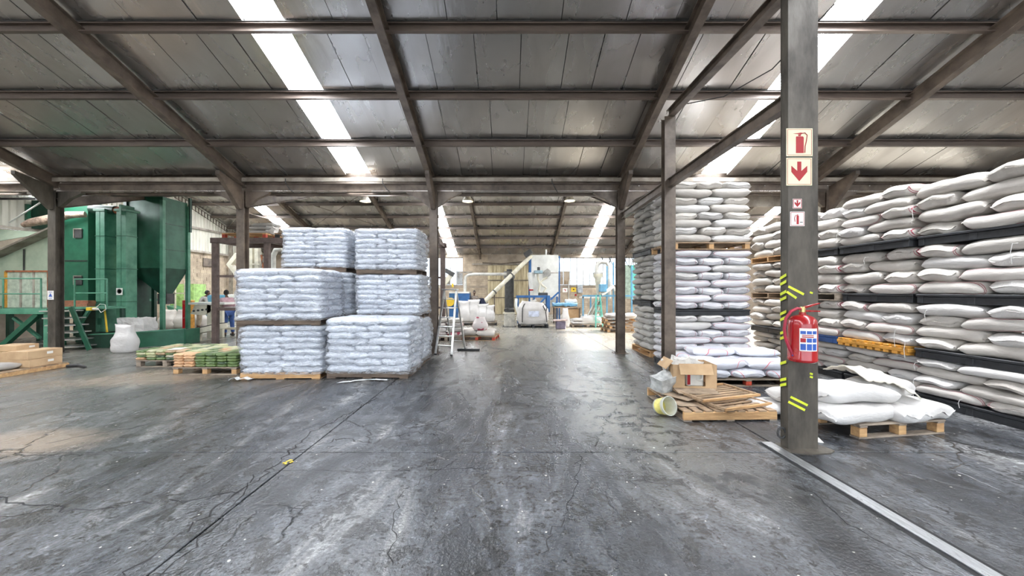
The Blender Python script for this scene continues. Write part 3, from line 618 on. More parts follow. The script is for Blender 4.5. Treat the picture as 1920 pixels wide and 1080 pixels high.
# ------------------------------------------------------------------ sacks and pallets
def sack_me(L_, W_, T_, seed, m, nu=16, nv=11, seam=True, lump=1.0):
    r = random.Random(seed); off = Vector((r.uniform(0, 99), r.uniform(0, 99), 0))
    def srt(n): return [math.sin(PI / 2 * (2 * i / n - 1)) for i in range(n + 1)]
    us, vs_ = srt(nu), srt(nv); V = []; F = []
    bend = r.uniform(-.2, .25) * T_; skew = r.uniform(-.06, .06)
    def pt(u, v, s):
        x = L_ / 2 * u * (1 - .012 * (1 - v * v)); y = W_ / 2 * v * (1 - .07 * (1 - u * u) * 0 - .05 * abs(u) ** 6 * (1 - abs(v)))
        y += skew * x * .4
        th = ((1 - abs(u) ** 7) ** .42) * ((1 - abs(v) ** 5.0) ** .44)
        x *= 1 - .06 * abs(v) ** 4; y *= 1 - .09 * abs(u) ** 5
        n = noise.noise(Vector((x * 4.2, y * 4.2, s * 3)) + off) * .24 * lump + noise.noise(Vector((x * 12, y * 12, s * 5)) + off) * .05 * lump
        z = s * T_ / 2 * th * (1 + n) + bend * (.5 - u * u) * .5 + (noise.noise(Vector((x * 2, y * 2, 9)) + off)) * T_ * .12
        e = abs(u) ** 8
        z += e * T_ * .12 * math.sin(v * 5 + seed)
        return (x, y, z)
    idx = {}
    for s in (1, -1):
        for i, u in enumerate(us):
            for j, v in enumerate(vs_):
                edge = i in (0, nu) or j in (0, nv)
                if edge and s == -1: idx[(s, i, j)] = idx[(1, i, j)]; continue
                idx[(s, i, j)] = len(V); V.append(pt(u, v, s))
        for i in range(nu):
            for j in range(nv):
                q = [idx[(s, i, j)], idx[(s, i + 1, j)], idx[(s, i + 1, j + 1)], idx[(s, i, j + 1)]]
                F.append(tuple(q if s == 1 else q[::-1]))
    if seam:
        for sgn, i in ((1, nu), (-1, 0)):
            b0 = len(V); l = .014 * L_ / .8
            for j in range(nv + 1):
                x, y, z = V[idx[(1, i, j)]]
                V.append((x + sgn * l, y * 1.01, z + T_ * .05 * math.sin(j * 1.7 + seed)))
            for j in range(nv): F.append((idx[(1, i, j)], idx[(1, i, j + 1)], b0 + j + 1, b0 + j))
    d = bpy.data.meshes.new('sack'); d.from_pydata(V, [], F)
    for p in d.polygons: p.use_smooth = True
    d.materials.append(m); return d
def get_sack(L_, W_, T_, m, k, lump=1.0, nu=16, nv=11):
    return cached(('sack', round(L_, 2), round(W_, 2), round(T_, 3), m.name, k, lump), lambda: sack_me(L_, W_, T_, k * 13 + int(L_ * 100), m, nu, nv, lump=lump))

def pallet(parent_or_label, loc, rz, L_, B_, m, group=None, h=.135, boards=7, solid=False, m_block=None, name='pallet'):
    """L_ along x, B_ along y; stringer ends face +-x, deck boards run along y"""
    if isinstance(parent_or_label, str): t = thing(name, parent_or_label, 'pallet', loc, rz, group)
    else: t = link('pallet', None, parent_or_label, loc, (0, 0, rz))
    mb_ = m_block or m
    key = (round(L_, 2), round(B_, 2), m.name, solid, h)
    if solid:
        def dk():
            q = MB().bb(-L_ / 2, L_ / 2, -B_ / 2, B_ / 2, h - .035, h)
            return q.me('deck', m, bev=.006)
        link('deck', cached(('dk',) + key, dk), t)
        sk = cached(('sk',) + key, lambda: MB().bb(-L_ / 2 + .01, L_ / 2 - .01, -.04, .04, 0, h - .036).me('skid', m, bev=.005))
        for yy in (-B_ / 2 + .05, 0, B_ / 2 - .05): link('skid', sk, t, (0, yy, 0))
        se = cached(('se',) + key, lambda: MB().bb(-.035, .035, -B_ / 2 + .09, B_ / 2 - .09, .0, h - .04).me('end_rib', m, bev=.005))
        for xx in (-L_ / 2 + .05, L_ / 2 - .05): link('end_rib', se, t, (xx, 0, 0))
        return t
    bw = L_ / boards * .74
    db = cached(('db', bw) + key, lambda: MB().bb(-bw / 2, bw / 2, -B_ / 2, B_ / 2, 0, .02).me('deck_board', m, bev=.002))
    for i in range(boards):
        xx = -L_ / 2 + bw / 2 + (L_ - bw) * i / (boards - 1)
        link('deck_board', db, t, (xx, R.uniform(-.006, .006), h - .02), (0, 0, R.uniform(-.008, .008)))
    st = cached(('st',) + key, lambda: MB().bb(-L_ / 2, L_ / 2, -.02, .02, .018, h - .021).me('stringer', mb_, bev=.003))
    for yy in (-B_ / 2 + .02, 0, B_ / 2 - .02): link('stringer', st, t, (0, yy, 0))
    bb_ = cached(('bb', bw) + key, lambda: MB().bb(-bw / 2, bw / 2, -B_ / 2, B_ / 2, 0, .018).me('bottom_board', m, bev=.002))
    for xx in (-L_ / 2 + bw / 2, 0, L_ / 2 - bw / 2): link('bottom_board', bb_, t, (xx, 0, 0))
    return t
def block_pallet(label_or_parent, loc, rz, L_, B_, m, mblock, group=None, h=.15, boards=7):
    """deck boards run along x; front long side faces -y; blocks visible"""
    if isinstance(label_or_parent, str): t = thing('pallet', label_or_parent, 'pallet', loc, rz, group)
    else: t = link('pallet', None, label_or_parent, loc, (0, 0, rz))
    bw = B_ / boards * .74
    for i in range(boards):
        yy = -B_ / 2 + bw / 2 + (B_ - bw) * i / (boards - 1)
        MB().bb(-L_ / 2, L_ / 2, yy - bw / 2, yy + bw / 2, h - .02, h).ob('deck_board', m, t, bev=.002)
    for xx in (-L_ / 2 + .06, 0, L_ / 2 - .06):
        MB().bb(xx - .05, xx + .05, -B_ / 2, B_ / 2, h - .04, h - .021).ob('cross_board', m, t, bev=.002)
        for yy in (-B_ / 2 + .055, 0, B_ / 2 - .055):
            MB().bb(xx - .05, xx + .05, yy - .05, yy + .05, .019, h - .041).ob('block', mblock, t, bev=.004)
    for yy in (-B_ / 2 + .055, 0, B_ / 2 - .055): MB().bb(-L_ / 2, L_ / 2, yy - .05, yy + .05, 0, .018).ob('bottom_board', m, t, bev=.002)
    return t

ORD = ['lowest', 'second', 'third', 'fourth', 'fifth', 'sixth', 'seventh', 'eighth']
def layer_cells(L_, B_, odd, f=.61):
    """5-sack pattern: 3 sacks across one end row, 2 across the other. Returns (cx, cy, len, wid, rotated, tag)"""
    b3 = B_ * f; b2 = B_ - b3; out = []
    s = -1 if not odd else 1      # row of 3 in front (y<0) on even layers
    y3 = s * (B_ / 2 - b3 / 2); y2 = -s * (B_ / 2 - b2 / 2)
    for i in range(3): out.append((-L_ / 2 + L_ / 6 + i * L_ / 3, y3, b3, L_ / 3, True, (i, 3, s)))
    for i in range(2): out.append((-L_ / 4 + i * L_ / 2, y2, L_ / 2, b2, False, (i, 2, -s)))
    return out
def put_sack(parent, M, x, y, z, Ln, Wd, T, rot, m, rnd, lump, label, group, jit, name='sack'):
    me_ = get_sack(Ln * .99, Wd * 1.0, T * 1.10, m, rnd.randrange(5), lump)
    rz = (PI / 2 if rot else 0) + (PI if rnd.random() < .5 else 0) + rnd.uniform(-.035, .035)
    T4 = M @ Matrix.Translation((x + rnd.uniform(-jit, jit), y + rnd.uniform(-jit, jit), z + T / 2)) @ Matrix.Rotation(rz, 4, 'Z') @ Matrix.Rotation(rnd.uniform(-.03, .03), 4, 'Y') @ Matrix.Rotation(rnd.uniform(-.04, .04), 4, 'X')
    o = link(name, me_, parent, label=label, cat='sack' if label else None, group=group)
    if parent is None: o.matrix_world = T4
    else: o.matrix_local = T4
    o.location = T4.to_translation(); o.rotation_euler = T4.to_euler()
    return o
def sack_stack(cx, cy, rz, L_, B_, z0, n, T, mats, who, tier, keep, seed, jit=.02, lump=1.0, group=None, posname=None, top_all=True):
    rnd = random.Random(seed)
    M = Matrix.Translation((cx, cy, 0)) @ Matrix.Rotation(rz, 4, 'Z')
    for k in range(n):
        for (x, y, Ln, Wd, rot, tag) in layer_cells(L_, B_, (k + seed) % 2 == 1):
            if not (keep(x, y, tag) or (top_all and k == n - 1)): continue
            m = rnd.choice(mats)
            pos = posname(x, y, tag)
            lab = '%s, %s%s layer of %s tier, %s' % (who, '' , ORD[k] if k < n - 1 else 'top', tier, pos)
            put_sack(None, M, x, y, z0 + k * T, Ln, Wd, T, rot, m, rnd, lump, lab, group, jit)

# centre stack ------------------------------------------------------------
CX, CY, CL, CB = 4.10, 7.97, 1.60, 1.12
def pos_c(x, y, tag):
    i, n, s = tag
    side = 'front' if s < 0 else 'rear'
    return side + ' ' + (('left', 'middle', 'right')[i] if n == 3 else ('left half', 'right half')[i])
keep_c = lambda x, y, t: t[2] < 0 or t[0] == 0
pallet('dark pallet on the floor under the centre stack of white sacks', (CX, CY, 0), 0, CL * .96, CB * .98, BLACKP, 'pallets of the centre stack', solid=True)
sack_stack(CX, CY, 0, CL, CB, .14, 7, .144, [SK_EDGE, SK_EDGE, SK_WHITE], 'white sack in centre stack', 'bottom', keep_c, 2, .012, .8, 'sacks of the centre stack', pos_c, False)
pallet('black pallet between bottom and middle tiers of the centre stack', (CX, CY, 1.15), 0, CL * .96, CB * .98, BLACKP, 'pallets of the centre stack', h=.12, solid=True)
sack_stack(CX, CY, 0, CL, CB, 1.27, 8, .150, [SK_EDGE, SK_EDGE, SK_WHITE], 'white sack in centre stack', 'middle', keep_c, 4, .012, .8, 'sacks of the centre stack', pos_c, False)
block_pallet('wooden pallet under the top tier of the centre stack', (CX - .03, CY, 2.475), 0, CL * .98, CB * 1.02, WOOD, WOOD_O, 'pallets of the centre stack', h=.15)
sack_stack(CX, CY, 0, CL, CB, 2.625, 8, .155, [SK_WHITE, SK_CREAM], 'plump white sack in centre stack', 'top', keep_c, 3, .03, 1.3, 'sacks of the centre stack', pos_c, True)
# stack behind it ------------------------------------------------------------
RX, RY, RL, RB = 4.25, 9.75, 1.55, 1.35
keep_r = lambda x, y, t: t[0] == 0
pos_r = lambda x, y, t: ('near side' if t[2] < 0 else 'far side') if t[0] == 0 else 'inner'
pallet('wooden pallet under the shade-grey stack behind the centre stack', (RX, RY, 0), 0, RL, RB, WOOD_O, 'pallets of the rear stack', h=.15)
sack_stack(RX, RY, 0, RL, RB, .15, 7, .158, [SK_SHADED], 'shade-grey sack in rear stack', 'bottom', keep_r, 6, .03, 1.2, 'sacks of the rear stack', pos_r, False)
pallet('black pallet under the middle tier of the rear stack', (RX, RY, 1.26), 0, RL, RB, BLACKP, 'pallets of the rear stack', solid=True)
sack_stack(RX, RY, 0, RL, RB, 1.395, 8, .145, [SK_SHADED], 'shade-grey sack in rear stack', 'middle', keep_r, 8, .03, 1.2, 'sacks of the rear stack', pos_r, False)
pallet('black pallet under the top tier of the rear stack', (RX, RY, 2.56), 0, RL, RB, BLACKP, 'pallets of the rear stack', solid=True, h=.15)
sack_stack(RX, RY, 0, RL, RB, 2.71, 8, .158, [SK_SHADED], 'shade-grey sack in rear stack', 'top', lambda x, y, t: t[0] == 0 or t[2] < 0 and t[0] == 1, 5, .03, 1.2, 'sacks of the rear stack', lambda x, y, t: pos_r(x, y, t) if t[0] == 0 else 'second from left', False)
# low pallet of printed sacks -----------------------------------------------------
block_pallet('low pallet with red blocks in front of the centre stack', (4.12, 6.83, 0), 0, 1.8, 1.02, WOOD_G, REDW, h=.13)
sack_stack(4.12, 6.83, 0, 1.84, 1.06, .13, 2, .155, [SK_PRINT], 'printed white sack on low red-blocked pallet', 'only', lambda x, y, t: True, 2, .02, .8, 'sacks on the low pallet', pos_c, True)
rn = random.Random(5)
for (dx, dy, rz_, lb) in ((.45, .12, .25, 'right'), (-.3, .22, -.1, 'left')):
    put_sack(None, Matrix.Translation((4.12, 6.83, 0)), dx, dy, .44, .80, .5, .12, False, SK_PRINT, rn, .8, 'loose printed sack on top of the low pallet, %s one' % lb, 'sacks on the low pallet', .0)

# aisle wall of cream sacks along the right -----------------------------------------
FX, GL = 6.08, 1.55
gx = FX + GL / 2
tiersZ = [(.14, 4, .130), (.80, 4, .165), (1.60, 4, .178), (2.45, 4, .190)]
G = [('frontmost right stack', 4.86, 1.34, [BLACKP, BLACKP, BLACKP, BLACKP], (4, 4, 4, 4), 1),
     ('stack with orange pallet', 6.17, 1.22, [BLACKP, ORANGEP, BLACKP, BLACKP], (4, 4, 4, 5), 2),
     ('stack with blue pallet', 7.42, 1.22, [BLACKP, BLUEP, WOOD_G, BLACKP], (4, 4, 4, 4), 3),
     ('farthest right stack', 8.68, 1.22, [BLACKP, BLACKP, WOOD, WOOD_O], (4, 4, 4, 4), 4)]
keep_g = lambda x, y, t: t[0] == 0
def pos_g(x, y, t): return ('near ' if t[2] < 0 else 'far ') + ('aisle side', 'middle', 'back')[t[0]]
TN = ['bottom', 'second', 'third', 'top']
colr = {BLACKP.name: 'black', ORANGEP.name: 'orange', BLUEP.name: 'blue', WOOD_G.name: 'grey wooden', WOOD.name: 'brown wooden', WOOD_O.name: 'pale wooden'}
for gi, (who, gy, gb, pm, cnt, sd) in enumerate(G):
    for ti in range(4):
        z0, n, T = tiersZ[ti]; n = cnt[ti]
        if n == 5: T = T * .88
        pz = [0, .665, 1.465, 2.32][ti]
        jx = R.uniform(-.03, .03) + (.06 if ti == 0 and gi else 0)
        if pm[ti] is ORANGEP:
            t = thing('pallet', 'orange plastic pallet with notched edges between the cream sacks', 'pallet', (gx - .05, gy, pz), 0, 'pallets of the right stacks')
            MB().bb(-GL / 2, GL / 2, -gb / 2, gb / 2, .045, .100).ob('deck', ORANGEP, t, bev=.006)
            for k in range(9):
                yy = -gb / 2 + .07 + k * (gb - .14) / 8
                MB().bb(-GL / 2, GL / 2, yy - .045, yy + .045, .101, .135).ob('deck_board', ORANGEP, t, bev=.005)
                MB().bb(-GL / 2, -GL / 2 + .12, yy - .045, yy + .045, .0, .044).ob('foot', ORANGEP, t, bev=.005)
        else:
            sol = pm[ti] in (BLACKP, BLUEP)
            pallet('%s pallet under the %s tier of the %s' % (colr[pm[ti].name], TN[ti], who), (gx + jx, gy, pz), 0, GL, gb * .98, pm[ti], 'pallets of the right stacks', solid=sol)
        mats = [SK_CREAM, SK_STRIPE, SK_CREAM, SK_WHITE] if gi < 3 else [SK_CREAM]
        sack_stack(gx + jx, gy, 0, GL, gb, z0, n, T, mats, 'cream sack in %s' % who, TN[ti], keep_g, sd + ti, .028, 1.25, 'sacks of the right stacks', pos_g, ti == 3)
# hanging tie strings on a few
rs = random.Random(44)
cand = [o for o in C.objects if o.get('group') == 'sacks of the right stacks' and o.location.x < 6.5 and o.location.y < 7.6]
for o in rs.sample(cand, 13):
    p = o.location; l = rs.uniform(.1, .28); sy = rs.choice((-1, 1)) * .2; x0 = FX - .02
    q = MB().tube([(x0 + .04, p.y + sy, p.z), (x0 - .035, p.y + sy, p.z - .01), (x0 - .045, p.y + sy + .01, p.z - l * .5), (x0 - .04, p.y + sy, p.z - l)], .0035, 5).ob('tie_string', SK_WHITE, o)
    bpy.context.view_layer.update(); q.matrix_parent_inverse = o.matrix_world.inverted()

# near pallet with loose sacks -------------------------------------------------------
NX, NY = 4.385, 4.655
block_pallet('worn wooden pallet carrying a few sacks right behind the big post', (NX, NY, 0), .14, 1.16, 1.0, WOOD_G, WOOD_O, h=.165)
rn = random.Random(9)
Mn = Matrix.Translation((NX, NY, 0)) @ Matrix.Rotation(.14, 4, 'Z')
def ns_(x, y, z, L_, W_, T_, rzz, lab, tilt=(0, 0), m=SK_WHITE, k=1, lump=1.3):
    me_ = get_sack(L_, W_, T_, m, k, lump, 24, 16)
    T4 = Mn @ Matrix.Translation((x, y, z)) @ Matrix.Rotation(rzz, 4, 'Z') @ Matrix.Rotation(tilt[0], 4, 'Y') @ Matrix.Rotation(tilt[1], 4, 'X')
    o = link('sack', me_, None, T4.to_translation(), T4.to_euler(), lab, 'sack', 'sacks on the near pallet'); return o
ns_(-.46, -.26, .255, .92, .50, .20, .05, 'white sack at bottom left of the near pallet', k=0)
ns_(.10, -.28, .25, .60, .42, .18, PI / 2, 'white sack at bottom middle of the near pallet', k=1)
ns_(.46, -.26, .25, .56, .46, .18, PI / 2 + .1, 'white sack at bottom right of the near pallet', k=2)
ns_(-.40, .30, .25, .84, .50, .17, .0, 'white sack at bottom rear left of the near pallet', k=3)
ns_(.35, .28, .25, .80, .48, .17, .1, 'white sack at bottom rear right of the near pallet', k=4)
ns_(-.34, -.14, .43, .94, .56, .20, -.08, 'plump white sack on top left of the near pallet', (.02, -.05), k=2)
ns_(.36, .02, .42, .82, .5, .22, .30, 'white sack on top right of the near pallet', (.03, .05), k=3)
# empty folded sack draped on top
V = []; F = []; nu, nv = 26, 14
for i in range(nu + 1):
    for j in range(nv + 1):
        u, v = i / nu, j / nv
        x = -.22 + .62 * u + .1 * v; y = -.30 + .62 * v - .10 * u
        z = .60 + .10 * math.sin(PI * v) * (1 - .5 * u) - .30 * max(0, u - .5) - .13 * max(0, .25 - v) * 2 * u + .035 * noise.noise(Vector((u * 6, v * 5, 1))) + .02 * noise.noise(Vector((u * 14, v * 12, 4)))
        V.append((x, y, z))
for i in range(nu):
    for j in range(nv): a = i * (nv + 1) + j; F.append((a, a + nv + 1, a + nv + 2, a + 1))
me_ = bpy.data.meshes.new('empty_sack'); me_.from_pydata(V, [], F); me_.materials.append(sack_mat('empty_sack_cream', (.80, .76, .66), (.68, .62, .52), .6))
for p in me_.polygons: p.use_smooth = True
o = link('empty_sack', me_, None, Mn.to_translation(), Mn.to_euler(), 'empty cream sack crumpled over the sacks on the near pallet', 'sack')
so = o.modifiers.new('thickness', 'SOLIDIFY'); so.thickness = .012; so.offset = -1
ns2 = get_sack(.62, .42, .15, SK_WHITE, 4, 1.2, 20, 14)
link('sack', ns2, None, (3.58, 4.98, .09), (0, 0, .1), 'white sack on the floor just left behind the big post', 'sack')

# wrapped loads on the left ----------------------------------------------------------
def wrap_shell(L_, B_, z0, z1, n, seed, skirt=0.05):
    m = MB(); nu, nv = 110, n * 6; off = Vector((seed * 7.1, 3, 0)); rad = .10
    def ring(t):
        P = 2 * (L_ + B_); s = t * P
        if s < L_: return (-L_ / 2 + s, -B_ / 2, 0, -1)
        s -= L_
        if s < B_: return (L_ / 2, -B_ / 2 + s, 1, 0)
        s -= B_
        if s < L_: return (L_ / 2 - s, B_ / 2, 0, 1)
        s -= L_
        return (-L_ / 2, B_ / 2 - s, -1, 0)
    vs = []
    H = (z1 - z0) / n
    for j in range(nv + 1):
        f = j / nv; z = z0 + (z1 - z0) * f
        lay = None
        for i in range(nu):
            x, y, nx, ny = ring(i / nu)
            zq = z + .03 * noise.noise(Vector((x * 1.6, y * 1.6, z * 2)) + off)
            lay = abs(math.sin(PI * (zq - z0) / H))
            cx_, cy_ = L_ / 2 - rad, B_ / 2 - rad
            qx, qy = max(-cx_, min(cx_, x)), max(-cy_, min(cy_, y))
            d = Vector((x - qx, y - qy, 0)); d = d.normalized() if d.length > 1e-6 else Vector((nx, ny, 0))
            corner = 1 if abs(x) > cx_ and abs(y) > cy_ else 0
            o = .010 + .036 * lay ** .4 * (1 - .5 * corner) + .050 * noise.noise(Vector((x * 1.7, y * 1.7, z * 3.5)) + off) + .020 * noise.noise(Vector((x * 3, y * 3, z * 12 + x * 3)) + off) + .006 * noise.noise(Vector((x * 13, y * 13, z * 18)) + off)
            if f > .97: o -= (f - .97) * 2.2
            vs.append((qx + d.x * (rad + o), qy + d.y * (rad + o), z + .012 * noise.noise(Vector((x * 2.5, y * 2.5, 5)) + off)))
    fs = [(j * nu + i, j * nu + (i + 1) % nu, (j + 1) * nu + (i + 1) % nu, (j + 1) * nu + i) for j in range(nv) for i in range(nu)]
    b0 = len(vs)                                                     # film drawn in over the top
    rows = 5
    for q in range(1, rows + 1):
        k = 1 - q / (rows + .5)
        for i in range(nu):
            x, y, z = vs[nv * nu + i]; vs.append((x * k, y * k, z1 + .03 * math.sin(q / rows * PI / 2) + .025 * noise.noise(Vector((x * k * 4, y * k * 4, 2)) + off)))
        a = nv * nu if q == 1 else b0 + (q - 2) * nu; c_ = b0 + (q - 1) * nu
        fs += [(a + i, a + (i + 1) % nu, c_ + (i + 1) % nu, c_ + i) for i in range(nu)]
    fs.append(tuple(b0 + (rows - 1) * nu + i for i in range(nu)))
    return m.add(vs, fs).me('stretch_wrap', FILM, smooth=False)
def wrapped(cx, cy, rz, L_, B_, zb, zt, n, seed, label, wood=WOOD_D, wrapover=True, lean=0):
    t = thing('wrapped_pallet_load', label, 'wrapped sacks', (cx, cy, zb), rz, 'wrapped pallet loads on the left')
    pallet(t, (0, 0, 0), 0, L_ * .96, B_ * .96, wood, h=.12, boards=7)
    z0 = .12; T = (zt - zb - z0) / n; rnd = random.Random(seed)
    for k in range(n):
        sh = .03 * math.sin(k * 1.1 + seed)
        for (x, y, Ln, Wd, rot, tag) in layer_cells(L_ * .97, B_ * .97, (k + seed) % 2 == 1):
            me_ = get_sack(Ln * 1.03, Wd * 1.04, T * 1.25, SK_PLAST, rnd.randrange(5), .9)
            link('sack', me_, t, (x + rnd.uniform(-.012, .012) + sh * .6 + lean * k * T, y + rnd.uniform(-.012, .012), z0 + (k + .5) * T), (rnd.uniform(-.02, .02), rnd.uniform(-.02, .02), (PI / 2 if rot else 0) + rnd.uniform(-.02, .02)))
    me_ = wrap_shell(L_, B_, z0 - .02, zt - zb, n, seed)
    for p in me_.polygons: p.use_smooth = True
    link('stretch_wrap', me_, t, label='clear crinkled film')
    return t
wrapped(-4.28, 7.35, .03, 1.52, 1.05, 0, 1.0, 8, 1, 'film-wrapped sack pallet at front left bottom beside the seed packs', WOOD_O)
wrapped(-4.30, 7.33, .05, 1.56, 1.08, 1.0, 2.05, 8, 2, 'film-wrapped sack pallet stacked second at the front left')
wrapped(-2.66, 7.38, -.02, 1.60, .98, 0, 1.12, 8, 3, 'film-wrapped sack pallet alone at front right of the wrapped group')
wrapped(-2.60, 8.50, .0, 1.40, 1.08, 0, 1.02, 8, 4, 'film-wrapped sack pallet at rear right bottom by the steel column')
wrapped(-2.63, 8.50, .0, 1.40, 1.08, 1.02, 2.0, 8, 5, 'film-wrapped sack pallet in the middle of the rear right pile')
wrapped(-2.67, 8.50, .0, 1.36, 1.06, 2.0, 3.0, 8, 6, 'film-wrapped sack pallet at the top of the rear right pile')
wrapped(-4.22, 8.52, .0, 1.38, 1.08, 0, 1.02, 8, 7, 'film-wrapped sack pallet at the rear left bottom, mostly hidden')
wrapped(-4.18, 8.52, .0, 1.42, 1.08, 1.02, 2.05, 8, 8, 'film-wrapped sack pallet in the middle of the rear left pile')
wrapped(-4.24, 8.52, .0, 1.42, 1.08, 2.05, 3.02, 9, 9, 'film-wrapped sack pallet at the top of the rear left pile')
# scraps of film
def scrap(name, pts, wd, label, seed):
    r = random.Random(seed); m = MB(); vs = []
    for i, p in enumerate(pts):
        for s in (-1, -.3, .3, 1): vs.append((p[0] + r.uniform(-.01, .01), p[1] + s * wd * r.uniform(.6, 1.2), .004 + p[2] + r.uniform(0, .02)))
    m.add(vs, [(4 * i + j, 4 * i + j + 1, 4 * i + j + 5, 4 * i + j + 4) for i in range(len(pts) - 1) for j in range(3)])
    o = m.ob(name, mat('loose_film', (.75, .78, .82), .2, 0, .1, 8, .2, spec=.6), label=label, cat='plastic film')
    sd = o.modifiers.new('thickness', 'SOLIDIFY'); sd.thickness = .004
scrap('film_strip', [(-3.03 + k * .09, 6.50 + .12 * math.sin(k * .35) + k * .022, .01) for k in range(10)], .025, 'thin strip of white film trailing on the floor', 1)
scrap('film_scrap', [(-5.1 + k * .06, 6.72 - .03 * (k % 2), .02 + .02 * (k % 3)) for k in range(8)], .05, 'crumpled film end lying at the left wrapped pallet corner', 2)

# seed packs on two pallets ------------------------------------------------------------
def packs(cx, cy, rz, L_, B_, nx, ny, nl, label_p, where, seed, colorf, dark):
    block_pallet(label_p, (cx, cy, 0), rz, L_, B_, WOOD_G, WOOD_O if not dark else WOOD_G, h=.15)
    rnd = random.Random(seed); dx, dy, T = L_ / nx, B_ / ny, .052
    M = Matrix.Translation((cx, cy, 0)) @ Matrix.Rotation(rz, 4, 'Z')
    for k in range(nl):
        for i in range(nx):
            for j in range(ny):
                if not (j == 0 or i == 0 or k == nl - 1 or i == nx - 1): continue
                m, cn = colorf(i, j, k, rnd)
                me_ = cached(('pack', m.name, rnd.randrange(3), round(dx, 2), round(dy, 2)), lambda: sack_me(dy * 1.02, dx * 1.0, T * 1.3, seed + i, m, 10, 7, lump=.8))
                T4 = M @ Matrix.Translation((-L_ / 2 + dx * (i + .5) + rnd.uniform(-.006, .006), -B_ / 2 + dy * (j + .5) + rnd.uniform(-.006, .006), .155 + T * (k + .5))) @ Matrix.Rotation(PI / 2 + rnd.uniform(-.05, .05), 4, 'Z')
                link('seed_pack', me_, None, T4.to_translation(), T4.to_euler(), '%s pack %s, %s row, %s from left, %s layer' % (cn, where, ('front', 'second', 'third', 'fourth', 'back')[j if j < ny - 1 else 4], ORD[i].replace('lowest', 'first'), ORD[k] if k < nl - 1 else 'top'), 'pack', 'packs ' + where)
def cf1(i, j, k, r_):
    if j == 0: return (SK_ORANGE, 'orange') if i < 2 else (SK_GREEN, 'green')
    q = r_.random()
    return (SK_LIME, 'lime and cream') if q < .55 else ((SK_GREEN, 'green') if q < .8 else (SK_ORANGE, 'orange'))
def cf2(i, j, k, r_):
    q = r_.random()
    return (SK_GREEN, 'green') if q < .5 else ((SK_LIME, 'lime and cream') if q < .85 else (SK_ORANGE, 'orange'))
packs(-5.96, 7.72, 0, 1.26, 1.05, 6, 4, 5, 'wooden pallet of seed packs next to the wrapped sacks', 'on near pallet', 1, cf1, False)
packs(-7.42, 8.42, 0, 1.26, 1.0, 6, 4, 4, 'wooden pallet of seed packs left of the nearer one', 'on left pallet', 2, cf2, True)
link('paper_sheet', MB().box((0, 0, 0), (.24, .3, .004)).me('paper_sheet', WHITES), None, (-7.3, 8.1, .375), (0, 0, .3), 'white paper sheet on top of the left seed pallet', 'paper')

for k in range(5): MB().box((0, 0, 0), (.032, .018, .003), rz=k).ob('yellow_scrap', YEL, label='small yellow paper scrap in the long floor crack, %s of the cluster' % ('left', 'right', 'front', 'rear', 'middle')[k], cat='scrap', group='yellow scraps').location = (-2.12 + (-.03, .03, 0, .01, .0)[k], 3.52 + (0, .01, -.03, .03, 0)[k], .004 + .004 * k)
# ------------------------------------------------------------------ signs and the extinguisher on the big post
YS = 3.86 - .047
def sign_on(px0, py0, px1, py1, name, label, face, rim, marks, Yp=YS, inner=.012, cat='sign'):
    x0, x1, z0, z1 = X(px0, Yp), X(px1, Yp), Z(py1, Yp), Z(py0, Yp)
    w_, h_ = x1 - x0, z1 - z0
    t = thing(name, label, cat, ((x0 + x1) / 2, Yp, (z0 + z1) / 2))
    MB().box((0, -.002, 0), (w_, .004, h_)).ob('plate', face, t)
    if rim:
        e = inner; th = .004 if w_ > .1 else .006
        m = MB()
        a, b_ = w_ / 2 - e, h_ / 2 - e
        for c_, d_ in (((0, -.0045, b_), (2 * a, .001, th)), ((0, -.0045, -b_), (2 * a, .001, th)), ((a, -.0045, 0), (th, .001, 2 * b_)), ((-a, -.0045, 0), (th, .001, 2 * b_))): m.box(c_, d_)
        m.ob('border', rim, t)
    for nm, mm, pts in marks:
        MB().poly([(u * w_ / 2, -.0043, v * h_ / 2) for u, v in pts], (0, -.0012, 0)).ob(nm, mm, t)
    return t, w_, h_
arrow = [(-.16, .72), (.16, .72), (.16, .05), (.62, .42), (.62, -.02), (0, -.70), (-.62, -.02), (-.62, .42), (-.16, .05)]
def arrow_marks(m): return [('arrow', m, arrow[:4] + arrow[4:])]
body = [(-.26, .42), (.26, .42), (.32, .34), (.32, -.78), (-.28, -.78), (-.28, .34)]
def circ(cx, cy, r_, n=16): return [(cx + r_ * math.cos(2 * PI * k / n), cy + r_ * math.sin(2 * PI * k / n)) for k in range(n)]
t, w_, h_ = sign_on(1474, 241, 1523, 293, 'extinguisher_sign', 'cream square sign showing a red fire extinguisher, uppermost on big post', CREAMS, REDS,
    [('symbol_body', REDS, body), ('symbol_neck', REDS, [(-.1, .44), (.1, .44), (.1, .56), (-.1, .56)]), ('symbol_lever', REDS, [(-.5, .62), (.1, .56), (.3, .66), (.1, .70), (-.1, .66)])])
MB().tube([(w_ / 2 * u, -.006, h_ / 2 * v) for u, v in ((.1, .62), (.4, .68), (.58, .5), (.52, .1), (.42, -.3), (.40, -.76))], .004, 6).ob('symbol_hose', REDS, t)
sign_on(1474, 296, 1522, 348, 'arrow_sign', 'cream square sign with a big red down arrow on the big post', CREAMS, REDS, arrow_marks(REDS))
sign_on(1486, 373, 1503, 391, 'arrow_sign', 'small white sign with a red down arrow on the big post', WHITES, REDS, arrow_marks(REDS), inner=.006)
